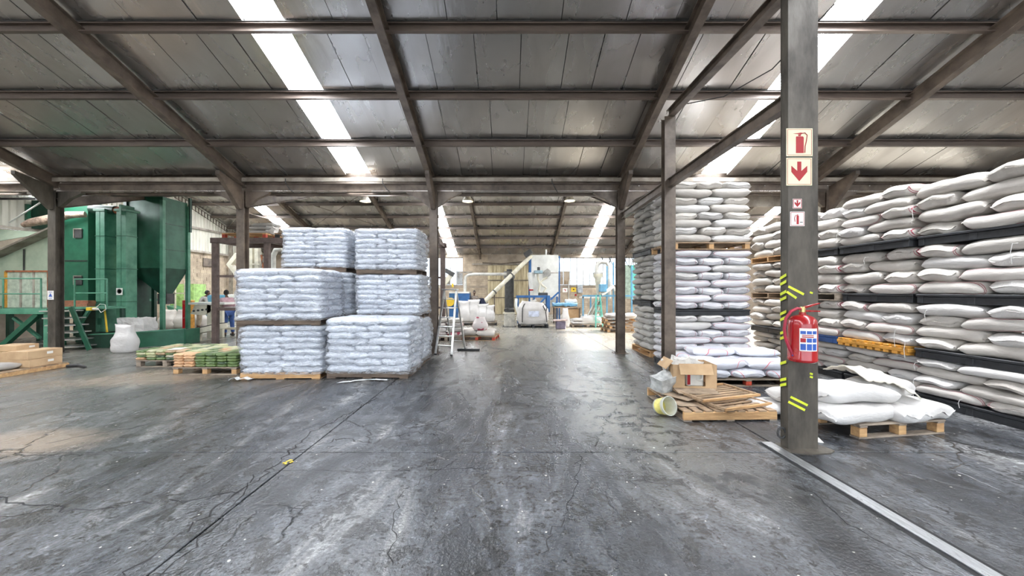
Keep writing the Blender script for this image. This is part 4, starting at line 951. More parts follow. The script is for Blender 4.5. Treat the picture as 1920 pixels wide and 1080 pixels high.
t, w_, h_ = sign_on(1481, 397, 1508, 424, 'extinguisher_sign', 'small white sign with a red extinguisher symbol, lowest on big post', WHITES, REDS,
    [('symbol_body', REDS, [(-.12, .45), (.2, .45), (.2, -.75), (-.12, -.75)]), ('symbol_neck', REDS, [(-.02, .46), (.1, .46), (.1, .62), (-.02, .62)]), ('lettering', BLACKS, [(.34, -.42), (.74, -.42), (.74, -.52), (.34, -.52)])], inner=.008)
MB().tube([(w_ / 2 * u, -.006, h_ / 2 * v) for u, v in ((.0, .55), (-.3, .45), (-.42, .1), (-.34, -.4))], .003, 5).ob('symbol_hose', REDS, t)

ex = thing('fire_extinguisher', 'red fire extinguisher with black-free red hose hanging on the big post', 'fire extinguisher', (2.915, 3.66, .945))
ex['label'] = 'shiny red fire extinguisher with blue and white label hanging on big post'
MB().lathe([(.02, .0), (.105, .0), (.122, .012), (.126, .03), (.122, .04), (.122, .36), (.116, .41), (.09, .445), (.045, .465), (.03, .47), (.03, .49), (.02, .495)], n=32).ob('cylinder', RED, ex, smooth=True)
MB().lathe([(.0, .488), (.026, .488), (.026, .53), (.02, .545), (.0, .545)], n=16).ob('valve', mat('brass', (.55, .42, .18), .3, .9), ex, smooth=True)
MB().poly([(-.03, -.012, .535), (.05, -.012, .56), (.16, -.012, .585), (.17, -.012, .575), (.06, -.012, .54), (-.02, -.012, .515)], (0, .024, 0)).ob('lever', RED, ex, bev=.002)
MB().poly([(-.02, -.012, .515), (.06, -.012, .512), (.17, -.012, .505), (.17, -.012, .495), (.05, -.012, .495), (-.02, -.012, .495)], (0, .024, 0)).ob('carry_handle', RED, ex, bev=.002)
MB().tube([(0, 0, .52), (-.06, -.01, .53), (-.12, -.01, .50), (-.165, 0, .43), (-.18, 0, .33), (-.17, 0, .24), (-.14, -.01, .14), (-.105, -.02, .06)], .014, 10).ob('hose', mat('red_hose', (.40, .02, .05), .5), ex, smooth=True)
MB().tube([(-.108, -.02, .075), (-.085, -.025, .025)], .018, 10).ob('nozzle', BLUES, ex, smooth=True)
def curved(name, m, a0, a1, z0, z1, r_=.1235, n=10):
    vs = []
    for k in range(n + 1):
        a = a0 + (a1 - a0) * k / n
        for z in (z0, z1): vs.append((r_ * math.sin(a), -r_ * math.cos(a), z))
    q = MB().add(vs, [(2 * i, 2 * i + 2, 2 * i + 3, 2 * i + 1) for i in range(n)]); return q.ob(name, m, ex)
curved('label', WHITES, -.86, .42, .12, .34)
for z0, z1 in ((.285, .315), (.13, .19), (.205, .245)):
    for k in range(3):
        curved('label_panel', BLUES if z0 != .205 or k else REDS, -.80 + k * .40, -.46 + k * .40, z0, z1, .1242, 5)
curved('label_stamp', REDS, -.7, .1, .252, .262, .1242, 6); curved('label_stamp', REDS, -.7, .1, .270, .278, .1242, 6)
MB().bb(-.03, .03, .10, .155, .36, .42).ob('wall_bracket', DARKM, ex)

# ------------------------------------------------------------------ pallet with rubbish in the middle right
PX, PY, PR = 2.78, 5.22, .03
def mk_pal():
    t = thing('pallet', 'worn wooden pallet heaped with slats and a cardboard box', 'pallet', (PX, PY, 0), PR)
    L_, B_, h = 1.20, 1.15, .135
    for yy in (-B_ / 2 + .02, 0, B_ / 2 - .02): MB().bb(-L_ / 2, L_ / 2, yy - .02, yy + .02, .018, h - .02).ob('stringer', WOOD_O, t, bev=.003)
    n = 9
    for i in range(n):
        xx = -L_ / 2 + .05 + (L_ - .1) * i / (n - 1); MB().box((xx, R.uniform(-.008, .008), h - .01), (.095, B_, .018), rz=R.uniform(-.01, .01)).ob('deck_board', WOOD, t, bev=.002)
    for xx in (-L_ / 2 + .05, 0, L_ / 2 - .05): MB().bb(xx - .05, xx + .05, -B_ / 2, B_ / 2, 0, .017).ob('bottom_board', WOOD_G, t, bev=.002)
mk_pal()
MP = Matrix.Translation((PX, PY, .135)) @ Matrix.Rotation(PR, 4, 'Z')
def on_p(name, mbb, m, lab, cat, x, y, z, rz=0, rx=0, ry=0, **k):
    T4 = MP @ Matrix.Translation((x, y, z)); o = mbb.ob(name, m, None, label=lab, cat=cat, **k); o.location = T4.to_translation(); o.rotation_euler = (rx, ry, PR + rz); return o
def frame_t(lab, x, y, z, rz, L_, B_, ns, tilt):
    T4 = MP @ Matrix.Translation((x, y, z)); t = thing('slat_frame', lab, 'wooden frame', T4.to_translation(), PR + rz); t.rotation_euler = (tilt[0], tilt[1], PR + rz)
    for yy in (-B_ / 2, B_ / 2): MB().bb(-L_ / 2, L_ / 2, yy - .015, yy + .015, 0, .03).ob('frame_bar', WOOD_O, t, bev=.002)
    for xx in (-L_ / 2 + .015, L_ / 2 - .015): MB().bb(xx - .015, xx + .015, -B_ / 2, B_ / 2, .0, .03).ob('frame_bar', WOOD, t, bev=.002)
    for i in range(ns):
        yy = -B_ / 2 + B_ * (i + 1) / (ns + 1); MB().bb(-L_ / 2, L_ / 2, yy - .022, yy + .022, -.008, .006).ob('slat', WOOD, t, bev=.001)
frame_t('thin slatted wooden frame, lower of two lying on the pallet', .18, -.22, .015, .30, .80, .62, 5, (0, .0))
frame_t('thin slatted wooden frame, upper of two lying on the pallet', .12, -.02, .07, .22, .92, .60, 6, (.0, -.02))
for k, (x, y, rz, w_, l_, lb) in enumerate(((-.32, .05, .5, .45, .5, 'left of box'), (.05, .1, .1, .5, .34, 'under box'), (-.42, -.3, .15, .36, .22, 'front left'))):
    on_p('cardboard_sheet', MB().box((0, 0, 0), (w_, l_, .006)), CARD_D, 'flattened brown cardboard sheet on the pallet, %s' % lb, 'cardboard', x, y, .006 + .05 * (k == 1) + .03 * (k == 0), rz, 0, .04 * k, bev=.001)
# white carton lying on its side, crumpled
def crumple(L_, B_, H_, seed, amp=.02, nn=5):
    m = MB(); bm = bmesh.new(); bmesh.ops.create_cube(bm, size=1); bmesh.ops.subdivide_edges(bm, edges=bm.edges[:], cuts=nn, use_grid_fill=True)
    for v in bm.verts:
        p = Vector((v.co.x * L_, v.co.y * B_, v.co.z * H_)); n = noise.noise_vector(p * 7 + Vector((seed, 0, 0))); v.co = p + n * amp
    vs = [tuple(v.co) for v in bm.verts]; bm.verts.index_update(); fs = [tuple(v.index for v in f.verts) for f in bm.faces]; bm.free(); return m.add(vs, fs)
on_p('crushed_carton', crumple(.30, .22, .22, 3, .03), mat('grey_white_paper', (.50, .51, .50), .7, 0, .3, 6, .2), 'crumpled grey-white carton bag at the left end of the pallet heap', 'carton', -.50, .22, .17, .4, .25, -.25)
# open cardboard box
T4 = MP @ Matrix.Translation((-.07, .32, .10))
bx = thing('cardboard_box', 'open brown cardboard box with a jug inside on the pallet heap', 'box', T4.to_translation(), PR - .10)
bw, bd, bh = .62, .42, .34
MB().bb(-bw / 2, bw / 2, -bd / 2, bd / 2, 0, .006).ob('bottom', CARD, bx)
MB().bb(-bw / 2, bw / 2, bd / 2 - .006, bd / 2, 0, bh).ob('side_panel', CARD, bx)
MB().bb(-bw / 2, -bw / 2 + .006, -bd / 2, bd / 2, 0, bh).ob('side_panel', CARD, bx)
MB().bb(bw / 2 - .006, bw / 2, -bd / 2, bd / 2, 0, bh).ob('side_panel', CARD, bx)
MB().bb(-bw / 2, -bw / 2 + .17, -bd / 2, -bd / 2 + .006, 0, bh).ob('front_panel', CARD, bx)
MB().bb(bw / 2 - .16, bw / 2, -bd / 2, -bd / 2 + .006, 0, bh).ob('front_panel', CARD, bx)
MB().bb(-bw / 2 + .17, bw / 2 - .16, -bd / 2, -bd / 2 + .006, 0, .03).ob('front_panel', CARD, bx)
MB().box((.0, -bd / 2 - .045, bh - .055), (.46, .008, .16), rx=-.45).ob('flap', CARD, bx)
MB().box((-bw / 2 - .04, 0, bh - .01), (.008, .38, .16), ry=.7).ob('flap', CARD, bx)
MB().box((-.02, -bd / 2 - .1, -.012), (.56, .2, .008), rx=.12).ob('flap', CARD_D, bx)
rr2 = random.Random(4)
for k in range(9): MB().bb(-bw / 2 - .0015, -bw / 2 - .0005, -bd / 2 + .10 + rr2.uniform(-.0, .02), -bd / 2 + .135, .05 + k * .027, .065 + k * .027).ob('lettering', BLACKS, bx)
T5 = T4 @ Matrix.Translation((.03, -.08, .008)) @ Matrix.Rotation(PR - .1, 4, 'Z')
jg = thing('plastic_jug', 'white plastic jug with red label inside the open box', 'jug', T5.to_translation(), PR - .10)
MB().bb(-.12, .12, -.07, .07, 0, .225).ob('body', WHITE_M, jg, bev=.02)
MB().bb(-.118, -.075, -.0725, -.070, .03, .22).ob('label', REDS, jg)
MB().tube([(0, -.072, .18), (.02, -.095, .205), (.07, -.10, .20), (.085, -.1, .16), (.08, -.1, .11), (.04, -.09, .10), (.01, -.072, .11)], .013, 8).ob('handle', WHITE_M, jg, smooth=True)
for k, (x, y) in enumerate(((-.2, .1), (.12, .12), (-.05, .12))):
    T6 = T4 @ Matrix.Translation((x, y, .27 + .03 * k)); o = crumple(.24, .2, .12, 10 + k, .05).ob('crumpled_paper', mat('waste_paper', (.70, .68, .64), .7), label='crumpled white plastic wrapper poking from the open box, %s' % ('left', 'right', 'middle')[k], cat='wrapper'); o.location = T6.to_translation()
# translucent tub on the floor
TB = thing('plastic_tub', 'clear round plastic tub with yellow label tipped on the floor', 'tub', (2.04, 4.86, .125)); TB.rotation_euler = (1.25, -.15, .45)
TUBM = mat('translucent_tub', (.72, .73, .66), .25, 0, .1, 4, .02, alpha=.62)
MB().lathe([(.001, -.1), (.095, -.1), (.10, -.09), (.118, .09), (.124, .095), (.124, .105), (.114, .105), (.09, -.09), (.001, -.092)], n=24).ob('bowl', TUBM, TB, smooth=True)
MB().lathe([(.101, -.07), (.1135, .05), (.1145, .05), (.102, -.07)], n=24).ob('label_band', mat('tub_label', (.80, .72, .22), .5), TB, smooth=True)
# flat rubbish by the post
MB().poly([(3.18, 4.05, 0.002), (3.40, 3.98, 0.002), (3.46, 4.12, .002), (3.2, 4.22, .002)], (0, 0, .006)).ob('paper_scrap', WHITES, label='flat torn paper scrap on the floor right of the big post', cat='paper')

# ------------------------------------------------------------------ far left cardboard boxes on pallet
lp = thing('pallet', 'flat pallet of cardboard boxes at the far left edge', 'pallet', (-10.35, 7.3, 0))
for i in range(7): MB().bb(-.75, .75, -.72 + i * .21, -.72 + i * .21 + .17, .075, .095).ob('deck_board', WOOD, lp, bev=.002)
for xx in (-.72, 0, .72): MB().bb(xx - .03, xx + .03, -.74, .73, 0, .074).ob('skid', WOOD_O, lp, bev=.003)
def carton(x, y, z, l_, b_, h_, rz, lab):
    t = thing('cardboard_box', lab, 'box', (x, y, z), rz, 'boxes on the far left pallet')
    MB().bb(-l_ / 2, l_ / 2, -b_ / 2, b_ / 2, 0, h_).ob('carton', CARD, t, bev=.006)
    MB().bb(-.03, .03, -b_ / 2 - .001, b_ / 2 + .001, h_ - .001, h_ + .0015).ob('tape', mat('parcel_tape', (.50, .37, .22), .3), t)
    MB().bb(l_ / 2 + .0005, l_ / 2 + .002, .02, .12, h_ * .45, h_ * .75).ob('label', WHITES, t)
carton(-9.86, 7.68, .095, .40, .56, .16, .02, 'low cardboard carton at the right end, bottom of two')
carton(-9.88, 7.68, .257, .42, .58, .165, -.02, 'low cardboard carton at the right end, top of two')
carton(-10.34, 7.72, .095, .46, .5, .30, .0, 'cardboard carton in the middle of the far left pallet')
carton(-10.84, 7.68, .095, .46, .5, .36, .03, 'cardboard carton at the left of the far left pallet')
carton(-10.40, 7.74, .397, .5, .4, .12, .08, 'flat cardboard carton lying across the middle ones')
put_sack(None, Matrix.Translation((-9.98, 7.08, .095)), 0, 0, 0, .70, .42, .13, True, SK_SHADED, random.Random(1), 1, 'grey-white sack lying in front of the far left cartons', None, 0)
MB().add(*(lambda: (crumple(.3, .35, .22, 31, .06).v, crumple(.3, .35, .22, 31, .06).f))()).ob('black_bag', RUBBER, label='black plastic bag at the left edge beside the cartons', cat='bag').location = (-10.3, 6.95, .21)
MB().tube([(-9.5, 7.9, .03), (-9.3, 7.95, .035), (-9.1, 7.86, .03), (-9.0, 7.82, .025)], [.03, .035, .03, .015], 8).ob('dark_rag', RUBBER, label='dark rag on the floor beyond the carton pallet', cat='rag')

# ------------------------------------------------------------------ green plant on the left
def box_t(t, nm, m, x0, x1, y0, y1, z0, z1, bev=.004, label=None): return MB().bb(x0, x1, y0, y1, z0, z1).ob(nm, m, t, bev=bev, label=label)
def railing(t, pts, h, m=GREEN_L, r_=.02):
    for p in pts: MB().cyl(p, (p[0], p[1], p[2] + h), r_, n=8).ob('post', m, t)
    for f in (1.0, .5):
        for a, b_ in zip(pts[:-1], pts[1:]): MB().cyl((a[0], a[1], a[2] + h * f), (b_[0], b_[1], b_[2] + h * f), r_ * .9, n=8).ob('rail', m, t)
# left platform
t = thing('work_platform', 'green steel work platform with handrail at the far left', 'platform', (0, 0, 0))
xr = X(91, 10.25)
box_t(t, 'deck', GREEN, -16.4, xr, 10.25, 11.5, 1.05, 1.13)
box_t(t, 'edge_beam', GREEN_L, -16.4, xr, 10.20, 10.25, 1.0, 1.15)
for xx in (-16.3, -14.6, xr - .09): box_t(t, 'leg', GREEN_L if xx > -14 else GREEN, xx - .07, xx + .07, 10.26, 10.38, 0, 1.05)
MB().bar((X(5, 10.3), 10.3, .1), (X(73, 10.3), 10.3, 1.0), .12).ob('brace', GREEN, t); MB().bar((X(26, 10.5), 10.5, .88), (X(75, 10.5), 10.5, .3), .07).ob('brace', GREEN_L, t)
MB().bar((-16.2, 10.3, 1.0), (-14.9, 10.3, .1), .10).ob('brace', GREEN, t)
railing(t, [(-16.3, 10.3, 1.13), (X(6, 10.3), 10.3, 1.13), (X(77, 10.3), 10.3, 1.13)], .86)
# pale bin
Yb = 12.0
t = thing('sheeted_bin', 'pale green sheeted bin with sloping cover behind left platform', 'bin', (0, 0, 0))
MB().poly([(-16.75, Yb, 1.15), (X(116, Yb), Yb, 1.15), (X(116, Yb), Yb, Z(434, Yb)), (-16.7, Yb, Z(480, Yb))], (0, 1.3, 0)).ob('casing', CREAMG, t)
MB().poly([(-16.75, Yb - .35, Z(488, Yb)), (X(117, Yb), Yb - .35, Z(432, Yb)), (X(117, Yb), Yb + 1.4, Z(432, Yb)), (-16.75, Yb + 1.4, Z(488, Yb))], (0, 0, .06)).ob('cover_edge', STEEL_L, t)
MB().poly([(-16.75, Yb - .5, Z(463, Yb)), (X(100, Yb), Yb - .1, Z(437, Yb)), (-16.75, Yb - .1, Z(430, Yb))], (0, .04, 0)).ob('upper_cover', CREAMG, t)
for px, z1_ in ((47, 3.0), (18, 2.2), (66, 2.3)): MB().bar((X(px, Yb), Yb - .03, 1.2), (X(px, Yb), Yb - .03, z1_), .04, .02, up=(0, 1, 0)).ob('stiffener', DARKM, t)
for xx in (-16.5, -15.5, X(112, Yb)): MB().bb(xx - .06, xx + .06, Yb + .1, Yb + .22, 0, 1.15).ob('leg', GREEN_D, t)
t = thing('door_panel', 'framed pale panel with rusty orange edging on the left platform', 'panel', (X(52, 11.4), 11.4, 1.13))
pw = X(92, 11.4) - X(52, 11.4)
MB().bb(-pw, pw, 0, .02, 0, 1.12).ob('sheet', mat('panel_sheet', (.46, .52, .42), .6), t)
for c_, m_ in ((((-pw, -.01, .56), (.06, .04, 1.12)), ORANGEP), (((0, -.01, 1.12), (2 * pw, .04, .05)), RUST), (((pw, -.01, .56), (.06, .04, 1.12)), RUST), (((.2, -.01, .56), (.05, .03, 1.12)), STEEL_L), (((-.2, -.01, .56), (.05, .03, 1.12)), STEEL_L)): MB().box(*c_).ob('frame_bar', m_, t)
# overhead chute
Yo = 12.9
t = thing('overhead_chute', 'large dark green overhead chute crossing at top left', 'chute', (0, 0, 0))
MB().poly([(-16.75, Yo, Z(428, Yo)), (X(118, Yo), Yo, Z(432, Yo)), (X(118, Yo), Yo, Z(374, Yo)), (-16.75, Yo, Z(376, Yo))], (0, 1.0, 0)).ob('casing', GREEN_D, t)
MB().poly([(-16.75, Yo - .12, Z(415, Yo)), (X(28, Yo), Yo - .12, Z(412, Yo)), (X(12, Yo), Yo - .12, Z(382, Yo)), (-16.75, Yo - .12, Z(384, Yo))], (0, .11, 0)).ob('side_plate', GREEN, t)
MB().bb(-16.6, -16.5, 13.0, 13.1, 0, 3.6).ob('leg', GREEN_D, t); MB().bb(X(112, 13), X(116, 13), 13.4, 13.5, 0, 3.6).ob('leg', GREEN_D, t)
Yk = 11.0
t = thing('roller_rack', 'row of white rollers on a dark rack under the left roof', 'rack', (0, 0, 0))
for py in (359, 373): MB().bar((X(-6, Yk), Yk, Z(py, Yk)), (X(68, Yk), Yk, Z(py, Yk)), .05).ob('rail', DARKM, t)
for k in range(5): MB().cyl((X(8 + k * 12, Yk), Yk - .08, Z(366, Yk)), (X(8 + k * 12, Yk), Yk + .15, Z(366, Yk)), .08, n=12).ob('roller', WHITE_M, t, smooth=True)
for px in (-6, 68): MB().bar((X(px, Yk), Yk, Z(373, Yk)), (X(px, Yk), Yk, roof_z(Yk) - .1), .04).ob('hanger', DARKM, t)
MB().tube([(X(44, 11.2), 11.2, Z(422, 11.2)), (X(60, 11.2), 11.2, Z(417, 11.2)), (X(95, 11.2), 11.2, Z(411, 11.2)), (X(130, 11.25), 11.25, Z(403, 11.25)), (X(160, 11.4), 11.4, Z(402, 11.4))], [.07, .12, .14, .11, .09], 14).ob('foil_duct', mat('foil_duct_skin', (.55, .42, .33), .35, .5, .5, 9, .8, col2=(.25, .18, .14)), smooth=True, label='crinkled foil-covered flexible duct passing behind the left column', cat='duct')
MB().cyl((X(18, 10.8), 10.8, Z(417, 10.8)), (X(82, 9.9), 9.9, Z(376, 9.9)), .02, n=8).ob('white_pipe', WHITE_M, label='thin white pipe slanting up to the left column bracket', cat='pipe')
# tall casing
t = thing('green_casing', 'tall dark green machine casing with two small square vents', 'machine', (0, 0, 0))
Yg = 11.5
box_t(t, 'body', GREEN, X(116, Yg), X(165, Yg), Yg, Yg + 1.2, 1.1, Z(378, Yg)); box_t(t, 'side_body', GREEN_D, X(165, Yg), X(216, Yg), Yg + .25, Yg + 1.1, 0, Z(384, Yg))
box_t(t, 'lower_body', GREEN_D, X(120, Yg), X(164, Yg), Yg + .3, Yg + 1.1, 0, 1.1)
for (px, py) in ((149, 438), (149, 526)):
    xx, zz = X(px, Yg), Z(py, Yg); box_t(t, 'vent', DARKM, xx - .11, xx + .11, Yg - .04, Yg, zz - .14, zz + .14)
    MB().box((xx, Yg - .05, zz + .14), (.26, .02, .025)).ob('vent_frame', STEEL_L, t); MB().box((xx - .12, Yg - .05, zz), (.025, .02, .28)).ob('vent_frame', STEEL_L, t)
MB().bb(X(117, Yg), X(164, Yg), Yg - .012, Yg, Z(490, Yg), Z(488, Yg)).ob('seam', BLACKS, t)
# bucket elevators
Ye = 11.15
for (pa, pb, pc, top, m_, lb) in ((179, 187, 196, 396, GREEN_L, 'green twin-trunk bucket elevator rising behind the steps'), (218, 227, 236, 396, GREEN_L, 'pale green bucket elevator with a round sign beside the hopper')):
    t = thing('bucket_elevator', lb, 'elevator', (0, 0, 0)); x0, xm, x1 = X(pa, Ye), X(pb, Ye), X(pc, Ye)
    box_t(t, 'trunk', m_, x0, xm - .004, Ye, Ye + .34, .40, Z(top, Ye), .006); box_t(t, 'trunk', m_, xm + .004, x1, Ye, Ye + .34, .40, Z(top, Ye), .006)
    for zz in (1.3, 2.3, 3.3): MB().bb(x0 - .01, x1 + .01, Ye - .012, Ye + .35, zz, zz + .025).ob('flange', GREEN, t)
    box_t(t, 'boot', GREEN_D, x0 - .05, x1 + .05, Ye - .02, Ye + .38, 0, .39)
    MB().bb(x0 + .08, x1 - .08, Ye - .022, Ye - .001, .62, .82).ob('inspection_hatch', GREEN, t, bev=.006)
    MB().bb(x0 - .04, x1 + .04, Ye - .04, Ye + .4, Z(top, Ye), Z(top, Ye) + .07).ob('head_flange', GREEN_L, t, bev=.006)
MB().bb(X(231, 11.6), X(236, 11.6), 11.6, 11.65, Z(520, 11.6), Z(470, 11.6)).ob('yellow_strip', YEL, label='narrow yellow strip behind the pale green elevator', cat='strip')
hd = thing('drive_motor', 'dark green drum and rusty orange motor on top of the elevators', 'motor', (0, 0, 0))
MB().cyl((X(172, 11.3), 11.3, 4.16), (X(218, 11.3), 11.3, 4.12), .13, n=16).ob('head_drum', GREEN_D, hd, smooth=True)
MB().cyl((X(218, 11.3), 11.3, 4.12), (X(237, 11.3), 11.3, 4.10), .11, n=16).ob('motor', RUST, hd, smooth=True)
MB().bb(X(236, 11.3), X(240, 11.3), 11.1, 11.5, 3.95, 4.25).ob('end_plate', GREEN_L, hd)
# round sign
sign_on(218, 540, 230, 553, 'round_sign', 'small white sign with a dark ring on the pale green leg', WHITES, None, [('ring', BLACKS, circ(0, .05, .72)), ('ring_centre', WHITES, circ(0, .05, .48)), ('symbol', BLACKS, [(-.35, .1), (.35, .1), (.25, -.08), (-.25, -.08)])], Yp=11.12)
t_, w_, h_ = sign_on(89, 545, 101, 562, 'safety_sign', 'small white sign with blue triangle on the grey left column', WHITES, None, [('symbol', BLUES, [(-.6, -.35), (.6, -.35), (0, .5)]), ('lettering', BLUES, [(-.5, -.6), (.5, -.6), (.5, -.72), (-.5, -.72)]), ('lettering', BLUES, [(-.5, .72), (.5, .72), (.5, .62), (-.5, .62)])], Yp=9.60)
# fix overlapping mark depths
# steps + small landing
t = thing('steel_steps', 'green steel steps with grey treads rising to the landing', 'steps', (0, 0, 0))
for k in range(6):
    f = (k + .5) / 6; z = 1.18 * f; xr = X(166, 10.35) - .46 * f
    MB().box((xr - .33, 10.35, z), (.66, .5, .03)).ob('tread', ALU, t, bev=.003)
MB().bar((X(168, 10.08), 10.08, .03), (X(133, 10.08), 10.08, 1.2), .04, .12).ob('stringer', GREEN, t); MB().bar((X(120, 10.62), 10.62, .03), (X(112, 10.62), 10.62, 1.2), .04, .12).ob('stringer', GREEN, t)
t = thing('landing', 'small green landing with handrail above the steps', 'platform', (0, 0, 0))
xl, xr = X(118, 10.6), X(202, 10.6)
box_t(t, 'deck', GREEN_L, xl, xr, 10.6, 11.1, 1.12, 1.18)
for xx in (xl + .05, xr - .05): box_t(t, 'leg', GREEN_D, xx - .035, xx + .035, 11.0, 11.08, 0, 1.12)
MB().bar((X(142, 10.65), 10.65, .5), (X(168, 10.65), 10.65, 1.1), .07).ob('brace', GREEN_L, t)
railing(t, [(X(140, 10.62), 10.62, 1.18), (X(201, 10.62), 10.62, 1.18), (X(203, 11.1), 11.06, 1.18)], .80)
for k in range(4):
    MB().box((X(142, 10.95), 10.95, 1.2 + k * .045), (.95, .22, .04), rz=R.uniform(-.04, .04)).ob('plank', mat('red_brown_plank', (.34, .14, .08), .7), label='reddish plank in the pile on the landing, %s' % ('lowest', 'second', 'third', 'top')[k], cat='plank', group='planks on the landing')
t = thing('yellow_gauge', 'yellow and white gauge with a loose cable at the landing edge', 'gauge', (X(171, 10.5), 10.5, 1.13))
MB().box((0, 0, 0), (.14, .16, .09)).ob('body', YEL, t, bev=.01); MB().cyl((.08, -.02, 0), (.2, -.02, 0), .035, n=12).ob('dial', WHITES, t, smooth=True)
MB().tube([(.2, 0, 0), (.3, -.02, -.1), (.42, 0, -.02), (.4, 0, .12), (.25, 0, .14), (.15, 0, .05)], .007, 6).ob('cable', WHITES, t)
MB().bar((X(201, 10.9), 10.9, .42), (X(196, 10.98), 10.98, 1.12), .035).ob('yellow_bar', YEL, label='thin yellow bar leaning between the green legs', cat='bar')
# trough
t = thing('green_trough', 'long dark green steel trough on the floor below the hopper', 'trough', (0, 0, 0))
xa, xb, xc = X(168, 10.6), X(238, 10.6), X(345, 11.3)
MB().poly([(xa, 10.6, 0), (xb, 10.6, 0), (xb, 10.6, .42), (xa, 10.6, .36)], (0, .06, 0)).ob('front_plate', GREEN_D, t)
MB().poly([(xb, 10.6, 0), (xc, 11.3, 0), (xc, 11.3, .46), (xb, 10.6, .42)], (0, .06, 0)).ob('front_plate', GREEN, t)
MB().poly([(xb, 11.55, 0), (xc, 11.75, 0), (xc, 11.75, .46), (xb, 11.55, .42)], (0, .06, 0)).ob('back_plate', GREEN_D, t)
MB().poly([(xc, 11.3, 0), (xc, 11.82, 0), (xc, 11.82, .46), (xc, 11.3, .46)], (.05, 0, 0)).ob('end_plate', GREEN, t)
MB().poly([(xa, 10.55, .37), (xb, 10.55, .42), (xc, 11.25, .46), (xc, 11.36, .46), (xb, 10.68, .42), (xa, 10.68, .37)], (0, 0, .03)).ob('rim', GREEN_L, t)
gr = thing('floor_grating', 'dark floor grating beside the green trough', 'grating', (X(300, 10.3), 10.25, 0))
MB().bb(-.85, .85, -.25, .25, .001, .010).ob('frame', DARKM, gr)
for k in range(24): MB().bb(-.82 + k * .07, -.79 + k * .07, -.23, .23, .010, .016).ob('grating_bar', STEEL_L, gr)
# hopper
HXL, HXR, HYF, HYB = X(237, 12), X(305, 12), 12.0, 12.94
t = thing('hopper', 'tall green square hopper on legs tapering to a bottom outlet', 'hopper', (0, 0, 0))
zt_, zb_ = 4.72, 2.38
MB().bb(HXL, HXR, HYF, HYB, zb_, zt_).ob('bin_body', GREEN, t, bev=.01)
cxh, cyh = HXR - .28, HYF + .42
MB().add([(HXL, HYF, zb_), (HXR, HYF, zb_), (HXR, HYB, zb_), (HXL, HYB, zb_), (cxh - .12, cyh - .12, 1.55), (cxh + .12, cyh - .12, 1.55), (cxh + .12, cyh + .12, 1.55), (cxh - .12, cyh + .12, 1.55)],
         [(0, 1, 5, 4), (1, 2, 6, 5), (2, 3, 7, 6), (3, 0, 4, 7), (4, 5, 6, 7), (0, 3, 2, 1)]).ob('cone', GREEN_D, t)
MB().bb(cxh - .15, cxh + .15, cyh - .15, cyh + .15, 1.2, 1.55).ob('outlet', DARKM, t)
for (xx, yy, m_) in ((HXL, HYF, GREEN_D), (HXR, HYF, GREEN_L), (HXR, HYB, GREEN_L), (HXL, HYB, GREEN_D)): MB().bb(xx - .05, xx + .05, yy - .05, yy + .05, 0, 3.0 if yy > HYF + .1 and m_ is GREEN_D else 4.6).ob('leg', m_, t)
for zz in (3.0, 3.85): MB().bb(HXR + .002, HXR + .012, HYF + .1, HYB - .08, zz, zz + .02).ob('weld_seam', GREEN_D, t)
MB().bb(HXR + .03, HXR + .09, HYB - .02, HYB + .06, 3.7, 4.9).ob('corner_post', GREEN_D, t)
# second frame behind with planks
t = thing('green_gantry', 'green framed gantry with walkway behind the elevator leg', 'gantry', (0, 0, 0))
for xx in (X(243, 13.4), X(258, 13.4), X(278, 13.4)): MB().bb(xx - .04, xx + .04, 13.4, 13.48, 0, 3.1).ob('post', GREEN_D, t)
railing(t, [(X(241, 13.3), 13.3, 1.35), (X(258, 13.3), 13.3, 1.35), (X(276, 13.3), 13.3, 1.35)], .9)
box_t(t, 'deck', GREEN_L, X(240, 13.3), X(280, 13.3), 13.3, 14.2, 1.27, 1.35)
MB().bar((X(264, 13.3), 13.25, 0), (X(257, 13.3), 13.25, 1.3), .05).ob('brace', GREEN_L, t)
for k in range(5): MB().bar((X(245 + k * 3, 13.7), 13.7, 1.36), (X(259 + k * 3, 13.7), 13.75, 2.5 - k * .03), .06, .03).ob('plank', (WHITE_M, RUST)[k % 2], label='long board leaning on the gantry, %s from left' % ('first', 'second', 'third', 'fourth', 'fifth')[k], cat='plank', group='boards leaning on the gantry')

